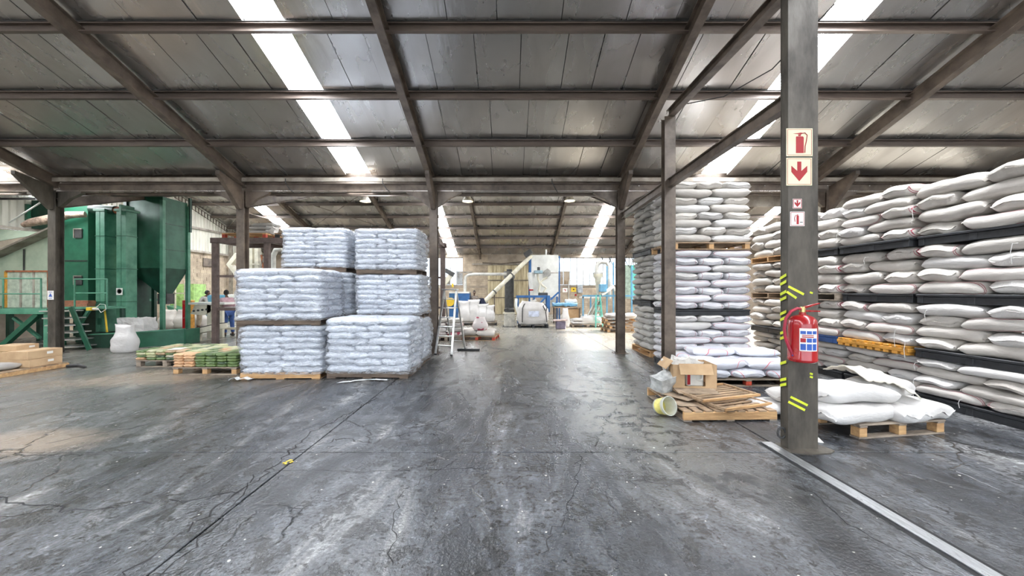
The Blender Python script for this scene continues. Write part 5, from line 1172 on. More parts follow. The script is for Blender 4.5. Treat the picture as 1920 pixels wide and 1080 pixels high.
# upright sacks on floor
def standing_sack(name, x, y, z, w_, d_, h_, m, label, seed, rz=0, flare=.25, cat='sack', group=None):
    r = random.Random(seed); off = Vector((seed * 3.3, 1, 2)); n, rows = 22, 14; vs = []
    for j in range(rows + 1):
        f = j / rows
        prof = .92 + .16 * math.sin(min(1, f * 1.5) * PI) - .30 * max(0, f - .55) / .45 + flare * max(0, f - .82) / .18 * .9
        if j == 0: prof *= .93
        thick = prof * (1 - .55 * max(0, f - .6) / .4)
        for i in range(n):
            a = 2 * PI * i / n; ca, sa = math.cos(a), math.sin(a)
            ex_ = abs(ca) ** .7 * (1 if ca > 0 else -1); ey = abs(sa) ** .7 * (1 if sa > 0 else -1)
            nn_ = 1 + .10 * noise.noise(Vector((ca * 1.6, sa * 1.6, f * 4)) + off) + .05 * noise.noise(Vector((ca * 5, sa * 5, f * 9)) + off)
            zz = h_ * f * (1 + (.07 * noise.noise(Vector((ca * 2, sa * 2, 7)) + off) if f > .8 else 0)) + (.06 * h_ * abs(ca) if f > .9 else 0)
            vs.append((w_ / 2 * prof * ex_ * nn_, d_ / 2 * thick * ey * nn_, zz))
    fs = [(j * n + i, j * n + (i + 1) % n, (j + 1) * n + (i + 1) % n, (j + 1) * n + i) for j in range(rows) for i in range(n)] + [tuple(range(n))[::-1], tuple(range(rows * n, (rows + 1) * n))]
    o = MB().add(vs, fs).ob(name, m, label=label, cat=cat, group=group); o.location = (x, y, z); o.rotation_euler = (0, 0, rz)
    for p in o.data.polygons: p.use_smooth = True
    return o
standing_sack('sack', -10.28, 9.85, 0, .52, .38, .70, SK_WHITE, 'white sack standing upright on the floor beside the green trough', 1, .1, .3)
t = thing('bulk_bag', 'white open bulk bag with red print behind the standing sack', 'bag', (X(268, 11.3), 11.12, 0))
o = crumple(.8, .4, .82, 77, .05, 7).ob('bag_body', SK_WHITE, t); o.location = (0, 0, .42)
MB().bb(-.1, .12, -.245, -.235, .55, .63).ob('print', REDS, t)
for k, (px, py, w_, lb) in enumerate(((318, 610, .75, 'leftmost'), (343, 610, .8, 'middle'), (363, 612, .7, 'rightmost'))):
    standing_sack('sack', X(px, 16.2), 16.2 + .1 * k, 0, w_, .6, .78, SK_CREAM, 'cream bag standing in the far left packing area, %s' % lb, 20 + k, 0, .1, group='bags in the packing area')

# packing machinery far left
t = thing('roller_conveyor', 'beige inclined conveyor with a green end on a single post', 'conveyor', (0, 0, 0))
Yc = 11.9
MB().poly([(X(318, Yc), Yc, Z(628, Yc)), (X(405, Yc), Yc, Z(608, Yc)), (X(405, Yc), Yc, Z(618, Yc)), (X(318, Yc), Yc, Z(636, Yc))], (0, .5, 0)).ob('belt_frame', CREAM, t)
MB().poly([(X(316, Yc), Yc + .01, Z(627, Yc) + .01), (X(405, Yc), Yc + .01, Z(607, Yc) + .01), (X(405, Yc), Yc + .01, Z(608, Yc) + .01), (X(316, Yc), Yc + .01, Z(628, Yc) + .01)], (0, .45, 0)).ob('belt', DARKM, t)
MB().cyl((X(320, Yc), Yc - .02, Z(632, Yc)), (X(345, Yc), Yc - .02, Z(627, Yc)), .07, n=10).ob('drive', GREEN_L, t, smooth=True)
MB().cyl((X(360, Yc), Yc + .25, 0), (X(360, Yc), Yc + .25, Z(627, Yc)), .09, n=12).ob('post', CREAM, t, smooth=True)
t = thing('packing_machine', 'beige bag packing machine on a tall post in the far left', 'machine', (0, 0, 0))
Yc = 13
MB().poly([(X(357, Yc), Yc, Z(589, Yc)), (X(365, Yc), Yc, Z(572, Yc)), (X(402, Yc), Yc, Z(568, Yc)), (X(402, Yc), Yc, Z(582, Yc)), (X(380, Yc), Yc, Z(591, Yc))], (0, .6, 0)).ob('head', CREAM, t)
MB().bb(X(388, Yc), X(395, Yc), Yc, Yc + .13, 0, Z(572, Yc)).ob('post', CREAM, t); MB().bb(X(412, Yc), X(417, Yc), Yc, Yc + .1, 0, Z(578, Yc)).ob('post', CREAM, t)
MB().bb(X(357, Yc), X(425, Yc), Yc - .1, Yc + .5, Z(571, Yc), Z(567, Yc)).ob('table_top', WHITE_M, t)
for k in range(4): MB().cyl((X(364 + k * 8, Yc), Yc - .03, Z(583 - k, Yc)), (X(364 + k * 8, Yc), Yc + .02, Z(583 - k, Yc)), .035, n=10).ob('knob', DARKM, t)
MB().bb(X(395, Yc), X(445, Yc), Yc + .2, Yc + .3, .25, .33).ob('tie_bar', CREAM, t)
t = thing('blue_cabinet', 'long blue cabinet behind the workers in the far left', 'cabinet', (0, 0, 0))
Yc = 19.5; MB().bb(X(380, Yc), X(424, Yc), Yc, Yc + .6, .0, Z(553, Yc)).ob('body', BLUE_L, t, bev=.02); MB().bb(X(424, Yc), X(470, Yc), Yc + .1, Yc + .7, .2, Z(552, Yc)).ob('pale_body', WHITE_M, t, bev=.02)
MB().bb(X(380, Yc), X(424, Yc), Yc - .01, Yc, 1.0, 1.03).ob('seam', BLUE, t)
for (px0, px1, py0, py1, m_, lb) in ((351, 358, 563, 582, ORANGEP, 'orange post box beside the packing machine'), (341, 350, 563, 578, RED, 'red drum beside the packing machine')):
    Yc = 15; MB().bb(X(px0, Yc), X(px1, Yc), Yc, Yc + .2, 0, Z(py0, Yc)).ob('stand_box', m_, label=lb, cat='box', bev=.02)
t = thing('lime_machine', 'bright yellow-green framed machine beneath the hopper, by the far wall', 'machine', (0, 0, 0))
Yc = 17; LIME = mat('lime_paint', (.42, .66, .22), .5)
MB().bb(X(300, Yc), X(346, Yc), Yc + .5, Yc + 1.2, Z(590, Yc), Z(532, Yc)).ob('body', LIME, t)
MB().poly([(X(312, Yc), Yc, Z(573, Yc)), (X(342, Yc), Yc, Z(583, Yc)), (X(342, Yc), Yc, Z(590, Yc)), (X(318, Yc), Yc, Z(590, Yc))], (0, .5, 0)).ob('chute', GREEN_L, t)
for px in (300, 326, 345): MB().bb(X(px, Yc), X(px + 2.5, Yc), Yc, Yc + .06, 0, Z(530, Yc)).ob('post', CREAM, t)
MB().bb(X(300, Yc), X(347, Yc), Yc, Yc + .05, Z(551, Yc), Z(549, Yc)).ob('rail', CREAM, t)
sign_on(338, 517, 348, 526, 'wall_sign', 'white and red sign on the block wall behind the hopper', WHITES, None, [('symbol', REDS, [(-.5, .5), (.5, .5), (0, -.6)])], Yp=21.0)
o = bpy.data.objects['wall_sign']
MB().bb(XL + .03, XL + .06, 20.2, 20.9, 3.0, 3.45).ob('wall_vent', STEEL, label='dark square vent high on the block wall', cat='vent')

# brown rack
t = thing('steel_rack', 'tall brown steel rack frame behind the wrapped sacks', 'rack', (0, 0, 0))
RK = mat('rack_steel', (.12, .085, .075), .5, .1)
for xx in (-8.86, -7.4 + .1, -2.22):
    for yy in (11.1, 12.3): MB().bb(xx - .075, xx + .075, yy - .06, yy + .06, 0, 3.1).ob('post', RK, t)
for yy in (11.1, 12.3): MB().bb(-8.98, -2.1, yy - .06, yy + .06, 3.08, 3.24).ob('top_beam', RK, t)
for xx in (-8.86, -7.3, -4.5, -2.2): MB().bb(xx - .05, xx + .05, 11.1, 12.3, 3.1, 3.2).ob('cross_beam', RK, t)
for zz in (2.05, 1.05): MB().bb(-8.86, -2.2, 12.26, 12.34, zz, zz + .07).ob('rail', RK, t); MB().bb(-8.86, -7.3, 11.07, 11.13, zz, zz + .07).ob('rail', RK, t)
MB().bar((-8.7, 12.3, 1.1), (-8.0, 12.3, 2.0), .03).ob('brace', RK, t); MB().bar((-7.4, 12.3, 1.1), (-8.0, 12.3, 2.0), .03).ob('brace', RK, t)
MB().bb(-8.8, -7.3, 11.15, 12.25, 1.10, 1.14).ob('shelf', RK, t)
for k, (xx, m_) in enumerate(((-8.05, WOOD_O), (-6.45, WOOD))):
    block_pallet('orange-brown pallet lying on top of the brown rack, %s one' % ('left' if k == 0 else 'right'), (xx, 11.7, 3.24), 0, 1.35, 1.1, m_, REDW if k == 0 else BLACKP, 'pallets on the rack', h=.16)
for k in range(3):
    put_sack(None, Matrix.Translation((-7.75 + .05 * k, 11.6, 3.41 + k * .12)), 0, 0, 0, .7, .5, .11, False, SK_SHADED, random.Random(k), 1.2, 'small grey sack on top of the brown rack, %s' % ('bottom', 'middle', 'top')[k], 'sacks on the rack', .02)
link('folded_paper', crumple(.28, .2, .22, 5, .05).me('folded_paper', WHITES), None, (-7.4, 11.5, 3.55), (0, .4, 0), 'crumpled white paper on the rack beside the sacks', 'paper')
# cream ducts seen through the rack
t = thing('cream_duct', 'cream bent sheet-metal duct seen through the brown rack', 'duct', (0, 0, 0))
Yc = 17; MB().tube([(X(447, Yc), Yc, Z(478, Yc)), (X(432, Yc), Yc, Z(496, Yc)), (X(447, Yc), Yc, Z(514, Yc))], .16, 4).ob('elbow', CREAM, t)
MB().bb(X(466, Yc), X(473, Yc), Yc, Yc + .2, 0, Z(464, Yc)).ob('pipe', CREAM, t); MB().bb(X(477, Yc), X(484, Yc), Yc, Yc + .2, 0, Z(462, Yc)).ob('pipe', CREAM, t)
MB().cyl((X(447, Yc), Yc, Z(514, Yc)), (X(466, Yc), Yc + .1, Z(530, Yc)), .14, n=8).ob('pipe', CREAM, t)
MB().bb(X(463, Yc), X(487, Yc), Yc - .02, Yc + .0, Z(497, Yc), Z(494, Yc)).ob('clamp', CREAM, t)
MB().tube([(X(512, Yc), Yc, 0.0), (X(512, Yc), Yc, Z(480, Yc)), (X(518, Yc), Yc, Z(468, Yc)), (X(530, Yc), Yc, Z(466, Yc))], .12, 10).ob('pipe', GALV, t, smooth=True)
MB().bar((X(490, Yc), Yc, Z(478, Yc)), (X(500, Yc), Yc, Z(535, Yc)), .06).ob('strut', RUST, t); MB().bar((X(500, Yc), Yc, Z(470, Yc)), (X(488, Yc), Yc, Z(505, Yc)), .06).ob('strut', STEEL_L, t)
# ------------------------------------------------------------------ middle distance and back wall machinery
# stepladder
t = thing('stepladder', 'aluminium stepladder standing open beside the steel column', 'ladder', (0, 0, 0))
A = [Vector((-1.90, 9.45, 0)), Vector((-1.46, 9.28, 0))]; Tt = [Vector((-1.76, 9.95, 1.66)), Vector((-1.42, 9.85, 1.66))]; Bk = [Vector((-1.66, 10.55, 0)), Vector((-1.24, 10.35, 0))]
for i in (0, 1):
    MB().bar(A[i], Tt[i], .055, .03).ob('front_rail', ALU, t, bev=.003); MB().bar(Bk[i], Tt[i] + Vector((0, .03, -.05)), .045, .03).ob('rear_rail', ALU, t, bev=.003)
for k in range(1, 7):
    f = k / 7; a = A[0].lerp(Tt[0], f); b_ = A[1].lerp(Tt[1], f); MB().bar(a, b_, .09, .025).ob('tread', ALU, t, bev=.002)
for k in (1, 3, 5):
    f = k / 7; MB().bar(Bk[0].lerp(Tt[0], f), Bk[1].lerp(Tt[1], f), .03, .02).ob('rear_brace', ALU, t)
MB().box((-1.59, 9.9, 1.68), (.42, .2, .04), rz=-.2).ob('top_cap', ALU, t, bev=.005)
for p in A + Bk: MB().box((p.x, p.y, .02), (.06, .06, .04)).ob('rubber_foot', RUBBER, t)
MB().box((-1.12, 10.1, .03), (.62, .07, .05), rz=-.1).ob('black_bar', RUBBER, label='short black bar on the floor at the foot of the stepladder', cat='bar', bev=.004)

# lying sacks on red-ended pallet
block_pallet('pallet with red end blocks under lying sacks beyond the stepladder', (-1.02, 12.6, 0), -.12, 1.25, 1.0, WOOD, REDW, h=.15)
for k, (x, y, z, lb) in enumerate(((-1.38, 12.4, .15, 'front left'), (-.78, 12.3, .15, 'front right'), (-1.35, 12.9, .15, 'rear left'), (-.75, 12.85, .15, 'rear right'))):
    put_sack(None, Matrix.Identity(4), x, y, z, .62, .46, .17, False, SK_CREAM, random.Random(50 + k), 1.1, 'cream sack lying on red-ended pallet beyond stepladder, %s' % lb, 'sacks beyond the stepladder', .01)
standing_sack('sack', -.98, 12.35, .33, .48, .36, .42, SK_RED, 'crumpled white bag with red print sitting on the lying sacks', 61, .3, .02)
# dim rack of pinkish bags between column and ladder
block_pallet('pallet under the pinkish bags behind the stepladder', (-2.05, 12.35, 0), 0, 1.0, .9, WOOD_G, WOOD_G, h=.15)
for k in range(4):
    for i in range(2):
        put_sack(None, Matrix.Identity(4), -2.3 + i * .5, 12.3, .15 + k * .15, .48, .5, .14, True, (SK_RED, SK_WHITE, SK_RED, SK_CREAM)[k], random.Random(70 + k * 2 + i), 1.1, 'small pinkish printed bag behind stepladder, %s layer, %s' % (ORD[k], ('left', 'right')[i]), 'pinkish bags behind the stepladder', .02)
# upright white sacks on far pallet
block_pallet('dark pallet under the upright white sacks near the auger', (-1.55, 18.0, 0), 0, 1.9, 1.1, WOOD_G, BLACKP, h=.15)
for k, (px, h_, w_) in enumerate(((872, .95, .62), (889, 1.0, .6), (905, .82, .6), (918, .75, .5))):
    o = standing_sack('sack', X(px, 17.8), 17.8, .15, w_, .5, h_, SK_WHITE, 'upright white sack near the auger, %s of four' % ('first from left', 'second', 'third', 'rightmost')[k], 80 + k, 0, .45, group='upright sacks near the auger')
# machine group on the back left
Yc = 20
t = thing('blue_control_box', 'dark blue machine cabinet with a round yellow drum in front', 'cabinet', (0, 0, 0))
MB().bb(X(842, Yc), X(880, Yc), Yc, Yc + .8, 0, Z(549, Yc)).ob('body', BLUE, t, bev=.02); MB().bb(X(842, Yc), X(880, Yc), Yc - .02, Yc + .82, Z(550, Yc), Z(547, Yc)).ob('lid', WHITE_M, t)
MB().cyl((X(845, Yc), Yc - .3, Z(566, Yc)), (X(845, Yc), Yc - .01, Z(566, Yc)), .23, n=18).ob('drum', YEL, t, smooth=True)
t = thing('inclined_conveyor', 'short cream inclined conveyor rising behind the stepladder', 'conveyor', (0, 0, 0)); Yc = 19
MB().bar((X(826, Yc), Yc, Z(541, Yc)), (X(848, Yc), Yc, Z(513, Yc)), .25, .22).ob('trunk', CREAM, t); MB().box((X(843, Yc), Yc, Z(511, Yc)), (.5, .3, .22), ry=.5).ob('motor', DARKM, t)
MB().box((X(849, Yc), Yc - .05, Z(535, Yc)), (.09, .1, .2)).ob('lantern', YEL, t); MB().bar((X(843, Yc), Yc, Z(548, Yc)), (X(843, Yc), Yc, Z(515, Yc)), .07).ob('post', CREAM, t)
MB().bar((X(828, Yc), Yc, 0), (X(828, Yc), Yc, Z(540, Yc)), .07).ob('post', CREAM, t)
MB().bb(X(817, 12.5), X(822, 12.5), 12.5, 12.53, Z(560, 12.5), Z(542, 12.5)).ob('orange_cloth', ORANGEP, label='orange cloth hanging behind the rack end', cat='cloth')
t = thing('overhead_pipe', 'grey pipe running level then elbowing down in front of the door', 'pipe', (0, 0, 0)); Yc = 21
MB().tube([(X(872, Yc), Yc, 0.0), (X(872, Yc), Yc, Z(525, Yc)), (X(873, Yc), Yc, Z(519, Yc)), (X(879, Yc), Yc, Z(515, Yc)), (X(890, Yc), Yc, Z(514, Yc)), (X(950, Yc), Yc, Z(514, Yc))], .09, 10).ob('pipe_run', GALV, t, smooth=True)
MB().bb(X(862, Yc), X(885, Yc), Yc - .1, Yc + .1, Z(512, Yc), Z(509, Yc)).ob('bracket', STEEL_L, t)
t = thing('auger', 'long cream screw auger slanting up to the white silo', 'auger', (0, 0, 0)); Yc = 19.5
MB().cyl((X(898, Yc), Yc - 1.0, Z(577, Yc)), (X(997, Yc), Yc + .6, Z(478, Yc)), .11, n=14).ob('tube', CREAM, t, smooth=True)
MB().box((X(991, Yc), Yc + .5, Z(473, Yc)), (.45, .3, .28), ry=-.6).ob('motor', DARKM, t, bev=.02)
MB().cyl((X(928, Yc), Yc - .5, Z(600, Yc) - .1), (X(928, Yc), Yc - .5, Z(545, Yc)), .03, n=8).ob('prop', STEEL, t)
MB().cyl((X(896, Yc), Yc - 1.05, 0), (X(898, Yc), Yc - 1.0, Z(575, Yc)), .08, n=10).ob('foot', STEEL, t)
for f in (.3, .62): 
    a = Vector((X(898, Yc), Yc - 1.0, Z(577, Yc))).lerp(Vector((X(997, Yc), Yc + .6, Z(478, Yc))), f); d = (Vector((X(997, Yc), Yc + .6, Z(478, Yc))) - Vector((X(898, Yc), Yc - 1.0, Z(577, Yc)))).normalized()
    MB().cyl(a - d * .03, a + d * .03, .14, n=14).ob('coupling', DARKM, t)
# hanging coat
def coat(x, y, zt_, h_, label):
    n, rows = 20, 10; vs = []
    for j in range(rows + 1):
        f = j / rows; wd = .10 + .14 * min(1, f * 2.2) + .05 * f
        for i in range(n):
            a = 2 * PI * i / n; vs.append((math.cos(a) * wd * (1 + .12 * math.sin(5 * a + f * 3)), math.sin(a) * .11 * (1 + .2 * math.sin(7 * a)), zt_ - h_ * f))
    fs = [(j * n + i, j * n + (i + 1) % n, (j + 1) * n + (i + 1) % n, (j + 1) * n + i) for j in range(rows) for i in range(n)] + [tuple(range(n)), tuple(range(rows * n, (rows + 1) * n))]
    o = MB().add(vs, fs).ob('work_coat', CLOTH_N, smooth=True, label=label, cat='coat'); o.location = (x, y, 0); return o
coat(X(903, 18), 18.0, Z(559, 18), .85, 'dark navy coat hanging at the lower end of the auger')
# dark tower
t = thing('dark_tower', 'dark grey cylindrical tower with a wider head before the door', 'tank', (X(955, 21.5), 21.5, 0))
MB().cyl((0, 0, 0), (0, 0, Z(522, 21.5)), .27, n=18).ob('drum', DARKM, t, smooth=True); MB().cyl((0, 0, Z(522, 21.5)), (0, 0, Z(509, 21.5)), .33, n=18).ob('head', mat('grey_machine', (.16, .15, .14), .5), t, smooth=True); MB().cyl((0, 0, Z(509, 21.5)), (0, 0, Z(505, 21.5)), .16, n=14).ob('cap', DARKM, t, smooth=True)
# white silo
Yc = 20.5
t = thing('white_silo', 'large white box silo with blue legs in the middle of the back', 'silo', (0, 0, 0))
x0, x1 = X(996, Yc), X(1047, Yc)
MB().bb(x0, x1, Yc, Yc + 1.4, Z(558, Yc), Z(478, Yc)).ob('body', WHITE_M, t, bev=.02)
MB().bb(x0 + .02, x1 - .02, Yc - .02, Yc, Z(512.5, Yc), Z(511, Yc)).ob('panel_joint', STEEL_L, t)
MB().add([(x0 + .5, Yc, Z(556, Yc)), (x1, Yc, Z(556, Yc)), (x1, Yc + 1.2, Z(556, Yc)), (x0 + .5, Yc + 1.2, Z(556, Yc)), (x0 + .9, Yc + .4, .75), (x1 - .25, Yc + .4, .75), (x1 - .25, Yc + .7, .75), (x0 + .9, Yc + .7, .75)], [(0, 1, 5, 4), (1, 2, 6, 5), (2, 3, 7, 6), (3, 0, 4, 7), (4, 5, 6, 7)]).ob('cone', WHITE_M, t)
for xx in (x0 - .07, x1 + .02):
    for yy in (Yc, Yc + 1.3): MB().bb(xx, xx + .07, yy, yy + .07, 0, Z(480, Yc)).ob('leg', BLUE, t)
MB().cyl((X(1025.5, Yc), Yc + .5, Z(478, Yc)), (X(1025.5, Yc), Yc + .5, Z(466, Yc)), .05, n=10).ob('vent_pipe', WHITE_M, t, smooth=True)
hx = [(X(1026, Yc) + .2 * math.cos(a), Yc - .12, Z(512, Yc) + .25 * math.sin(a)) for a in [PI / 2 + k * PI / 3 for k in range(6)]]
MB().poly(hx, (0, .1, 0)).ob('hexagonal_cover', mat('cover_grey', (.40, .39, .36), .5), t)
t = thing('small_cyclone', 'small white cone separator with a red ring left of the silo', 'cyclone', (X(996, 20.1), 20.1, 0))
MB().lathe([(.18, Z(511, 20.1)), (.19, Z(516, 20.1)), (.10, Z(543, 20.1)), (.07, Z(548, 20.1)), (.07, Z(556, 20.1))], n=16).ob('cone', WHITE_M, t, smooth=True)
MB().cyl((0, 0, Z(545, 20.1)), (0, 0, Z(542.5, 20.1)), .12, n=16).ob('ring', RED, t); MB().cyl((0, 0, Z(556, 20.1)), (0, 0, 0), .06, n=10).ob('down_pipe', WHITE_M, t)
t = thing('sieve_motor', 'small blue-grey motor with crooked white hoses in front of the silo', 'machine', (0, 0, 0)); Yc = 19.9
MB().box((X(1009, Yc), Yc, Z(510, Yc)), (.46, .4, .16)).ob('housing', mat('bluegrey', (.26, .36, .40), .5), t, bev=.02); MB().cyl((X(1010, Yc), Yc, Z(507, Yc)), (X(1010, Yc), Yc, Z(501, Yc)), .08, n=12).ob('motor', DARKM, t, smooth=True)
for pts in (((1008, 513), (1009, 524), (1013, 533), (1010, 545), (1014, 552)), ((1026, 520), (1019, 524), (1013, 530), (1018, 536), (1024, 540), (1019, 548), (1020, 556))):
    MB().tube([(X(a, Yc), Yc, Z(b_, Yc)) for a, b_ in pts], .06, 8).ob('hose', CREAM, t, smooth=True)
MB().box((X(1018, Yc), Yc, Z(553, Yc)), (.5, .4, .25)).ob('pump', DARKM, t, bev=.03)
# blue bench frame
Yc = 18.6
t = thing('machine_bench', 'blue steel machine frame with diagonal braces below the silo', 'frame', (0, 0, 0))
for px in (970, 1000, 1023, 1043): MB().bb(X(px, Yc), X(px + 3, Yc), Yc, Yc + .08, 0, Z(556, Yc)).ob('post', BLUE, t)
MB().bb(X(968, Yc), X(1030, Yc), Yc - .02, Yc + .6, Z(558, Yc), Z(554, Yc)).ob('top_beam', BLUE, t)
MB().bb(X(1025, Yc), X(1031, Yc), Yc - .1, Yc, Z(585, Yc), Z(554, Yc)).ob('side_plate', BLUE, t)
MB().bar((X(1005, Yc), Yc - .03, Z(577, Yc)), (X(1022, Yc), Yc - .03, Z(558, Yc)), .08).ob('brace', BLUE, t); MB().bar((X(1032, Yc), Yc - .03, Z(562, Yc)), (X(1047, Yc), Yc - .03, Z(548, Yc)), .08).ob('brace', BLUE, t)
MB().bar((X(985, Yc), Yc - .04, Z(573, Yc)), (X(1005, Yc), Yc - .04, Z(562, Yc)), .16, .1).ob('chute', WHITE_M, t)
MB().tube([(X(968, Yc), Yc - .1, Z(560, Yc)), (X(967, Yc), Yc - .2, Z(572, Yc)), (X(972, Yc), Yc - .1, Z(588, Yc)), (X(970, Yc), Yc, Z(600, Yc))], .07, 8).ob('hose', WHITE_M, t, smooth=True)
# bulk bag on pallet
t = thing('bulk_bag', 'big white bulk bag with black lifting straps on a pallet', 'bag', (X(999, 16.8), 16.8, .15))
V = []; F = []; n, rows = 36, 18
for j in range(rows + 1):
    f = j / rows
    for i in range(n):
        a = 2 * PI * i / n; ca, sa = math.cos(a), math.sin(a)
        ex_ = abs(ca) ** .45 * (1 if ca > 0 else -1); ey = abs(sa) ** .45 * (1 if sa > 0 else -1)
        k = 1 - .05 * (1 - min(1, f * 5)) - .22 * max(0, f - .72) / .28 + .05 * math.sin(f * PI)
        nn_ = noise.noise(Vector((ca * 2, sa * 2, f * 4 + 9))) * .05 + noise.noise(Vector((ca * 6, sa * 6, f * 9 + 9))) * .025
        slump = .16 * max(0, f - .5) * (ca * .8)
        V.append((.67 * k * ex_ * (1 + nn_) - slump * .6, .5 * k * ey * (1 + nn_), .98 * f - slump + .05 * noise.noise(Vector((ca * 2, sa * 2, 3)))))
for j in range(rows):
    for i in range(n): F.append((j * n + i, j * n + (i + 1) % n, (j + 1) * n + (i + 1) % n, (j + 1) * n + i))
F += [tuple(range(n))[::-1], tuple(range(rows * n, (rows + 1) * n))]
o = MB().add(V, F).ob('bag_body', SK_WHITE, t)
for p in o.data.polygons: p.use_smooth = True
MB().tube([(-.5, -.535, .1), (-.5, -.57, .45), (-.49, -.54, .72), (-.42, -.45, .88), (-.3, -.3, .98)], .022, 6).ob('strap', BLACKS, t)
MB().tube([(.52, -.52, .62), (.42, -.53, .82), (.50, -.5, .90), (.60, -.45, .74), (.54, -.53, .55), (.60, -.5, .1)], .022, 6).ob('strap', BLACKS, t)
MB().bb(-.22, .25, -.555, -.545, .35, .6).ob('print_patch', mat('pale_print', (.6, .65, .78), .5), t)
block_pallet('dark pallet under the big white bulk bag', (X(999, 16.8), 16.8, 0), 0, 1.35, 1.0, BLACKP, BLACKP, h=.15)
t = thing('rubbish_bin', 'pale square bin full of dark scrap left of the bulk bag', 'bin', (X(955, 17), 17, 0))
MB().bb(-.25, .25, -.25, .25, 0, .62).ob('body', mat('bin_grey', (.50, .48, .42), .6), t, bev=.02); MB().bb(-.28, .28, -.28, .28, .6, .66).ob('rim', CREAM, t, bev=.01)
o = crumple(.4, .4, .24, 8, .08).ob('scrap', DARKM, t); o.location = (0, 0, .72)
MB().bb(-.3, .3, -.32, .3, .0, .02).ob('base_plate', DARKM, t)
# table with blue sheet, bottle sack, low box, heap
Yc = 18
t = thing('work_table', 'low table covered with a blue sheet and boxes underneath', 'table', (0, 0, 0))
MB().bb(X(1040, Yc), X(1090, Yc), Yc, Yc + .9, .80, .86).ob('table_top', CARD_D, t)
for px in (1041, 1086):
    for yy in (Yc + .02, Yc + .8): MB().bb(X(px, Yc), X(px + 2.5, Yc), yy, yy + .06, 0, .8).ob('leg', STEEL, t)
MB().bb(X(1066, Yc), X(1089, Yc), Yc + .1, Yc + .8, .3, .75).ob('shelf_box', CARD, t)
o = crumple(1.15, .9, .10, 15, .08, 7).ob('blue_sheet', BLUE_L, label='light blue plastic sheet crumpled over the low work table', cat='sheet'); o.location = (X(1060, Yc), Yc + .45, .96)
o = crumple(.5, .4, .22, 17, .07).ob('white_cloth', WHITES, label='white cloth bundle on top of the blue sheet', cat='cloth'); o.location = (X(1073, Yc), Yc + .5, 1.1)
standing_sack('sack', X(1060, 16.6), 16.6, 0, .36, .3, .82, SK_WHITE, 'slim white sack standing in front of the work table', 90, 0, .0)
t = thing('low_stool', 'small dark purple box with pale lid beside the slim sack', 'box', (X(1051, 15.9), 15.9, 0)); MB().bb(-.2, .2, -.18, .18, 0, .34).ob('body', mat('purple_grey', (.16, .14, .20), .6), t, bev=.02); MB().box((-.02, 0, .38), (.58, .4, .05), ry=-.06).ob('lid', mat('pink_lid', (.58, .45, .42), .6), t, bev=.01)
block_pallet('flat pallet under the white sack heap near the back', (X(1098, 17), 17, 0), 0, 1.45, 1.0, WOOD_G, WOOD_G, h=.12)
for k, (dx, z, L_, T_, rz, lb) in enumerate(((-.35, .12, .7, .14, .0, 'lower left'), (-.3, .26, .66, .13, .1, 'upper left'), (.2, .12, .95, .42, -.1, 'big right'))):
    put_sack(None, Matrix.Translation((X(1098, 17), 16.9, 0)), dx, 0, z, L_, .55, T_ / 1.1, False, SK_WHITE, random.Random(90 + k), 1.5, 'white sack in the heap near the back, %s one' % lb, 'sack heap near the back', .01)
# back wall fittings
YW = YB - .045
sign_on(1055, 540, 1064, 548, 'wall_sign', 'small white sign with red symbol on the brick back wall', WHITES, None, [('symbol', REDS, [(-.5, .4), (.3, .4), (.3, -.5), (.0, -.5), (0, .1), (-.5, .1)])], Yp=YW)
sign_on(1071, 539, 1080, 547, 'wall_sign', 'yellow sign left of the grey fuse box on the back wall', YEL, None, [('symbol', BLACKS, [(-.5, -.3), (.5, -.3), (0, .5)])], Yp=YW)
MB().bb(X(1082, YW), X(1092, YW), YW - .15, YW, Z(549, YW), Z(535, YW)).ob('fuse_box', mat('fusebox_grey', (.36, .38, .40), .5), label='grey fuse box mounted on the back wall', cat='fuse box', bev=.01)
MB().cyl((X(1079, YW), YW - .1, Z(553, YW)), (X(1079, YW), YW, Z(553, YW)), .07, n=12).ob('fire_bell', RED, label='small red bell below the yellow sign on the back wall', cat='bell')
MB().tube([(X(1066, YW), YW - .04, .4), (X(1066, YW), YW - .04, Z(527, YW)), (X(1067, YW), YW - .04, Z(526, YW)), (X(1112, YW), YW - .04, Z(526, YW))], .03, 8).ob('conduit', GALV, label='pale conduit pipe bending along the brick back wall', cat='pipe')
MB().tube([(X(905, YW), YW - .2, Z(493, YW)), (X(940, YW), YW - .2, Z(495, YW)), (X(990, YW), YW - .2, Z(490, YW)), (X(996, YW), YW - .2, Z(489, YW))], .035, 8).ob('sagging_pipe', STEEL, label='thin sagging pipe across the wall above the door', cat='pipe')
# right-hand cyclone plant
Yc = 17.2
t = thing('cyclone', 'tall cream cyclone with inverted U pipe beyond the lone column', 'cyclone', (0, 0, 0))
MB().tube([(X(1119, Yc), Yc, Z(515, Yc)), (X(1119, Yc), Yc, Z(500, Yc)), (X(1122, Yc), Yc, Z(494, Yc)), (X(1128, Yc), Yc, Z(491, Yc)), (X(1137, Yc), Yc, Z(492, Yc)), (X(1141, Yc), Yc, Z(498, Yc)), (X(1142, Yc), Yc, Z(560, Yc))], .10, 12).ob('duct', GALV, t, smooth=True)
MB().lathe([(.22, Z(513, Yc)), (.22, Z(519, Yc)), (.15, Z(522, Yc)), (.05, Z(553, Yc)), (.05, Z(570, Yc))], (X(1121, Yc), Yc, 0), 18).ob('cone', CREAM, t, smooth=True)
MB().lathe([(.23, Z(514, Yc)), (.23, Z(511, Yc))], (X(1121, Yc), Yc, 0), 18).ob('collar', GALV, t)
MB().cyl((X(1121, Yc), Yc, 0), (X(1121, Yc), Yc, Z(569, Yc)), .04, n=8).ob('stand', GALV, t)
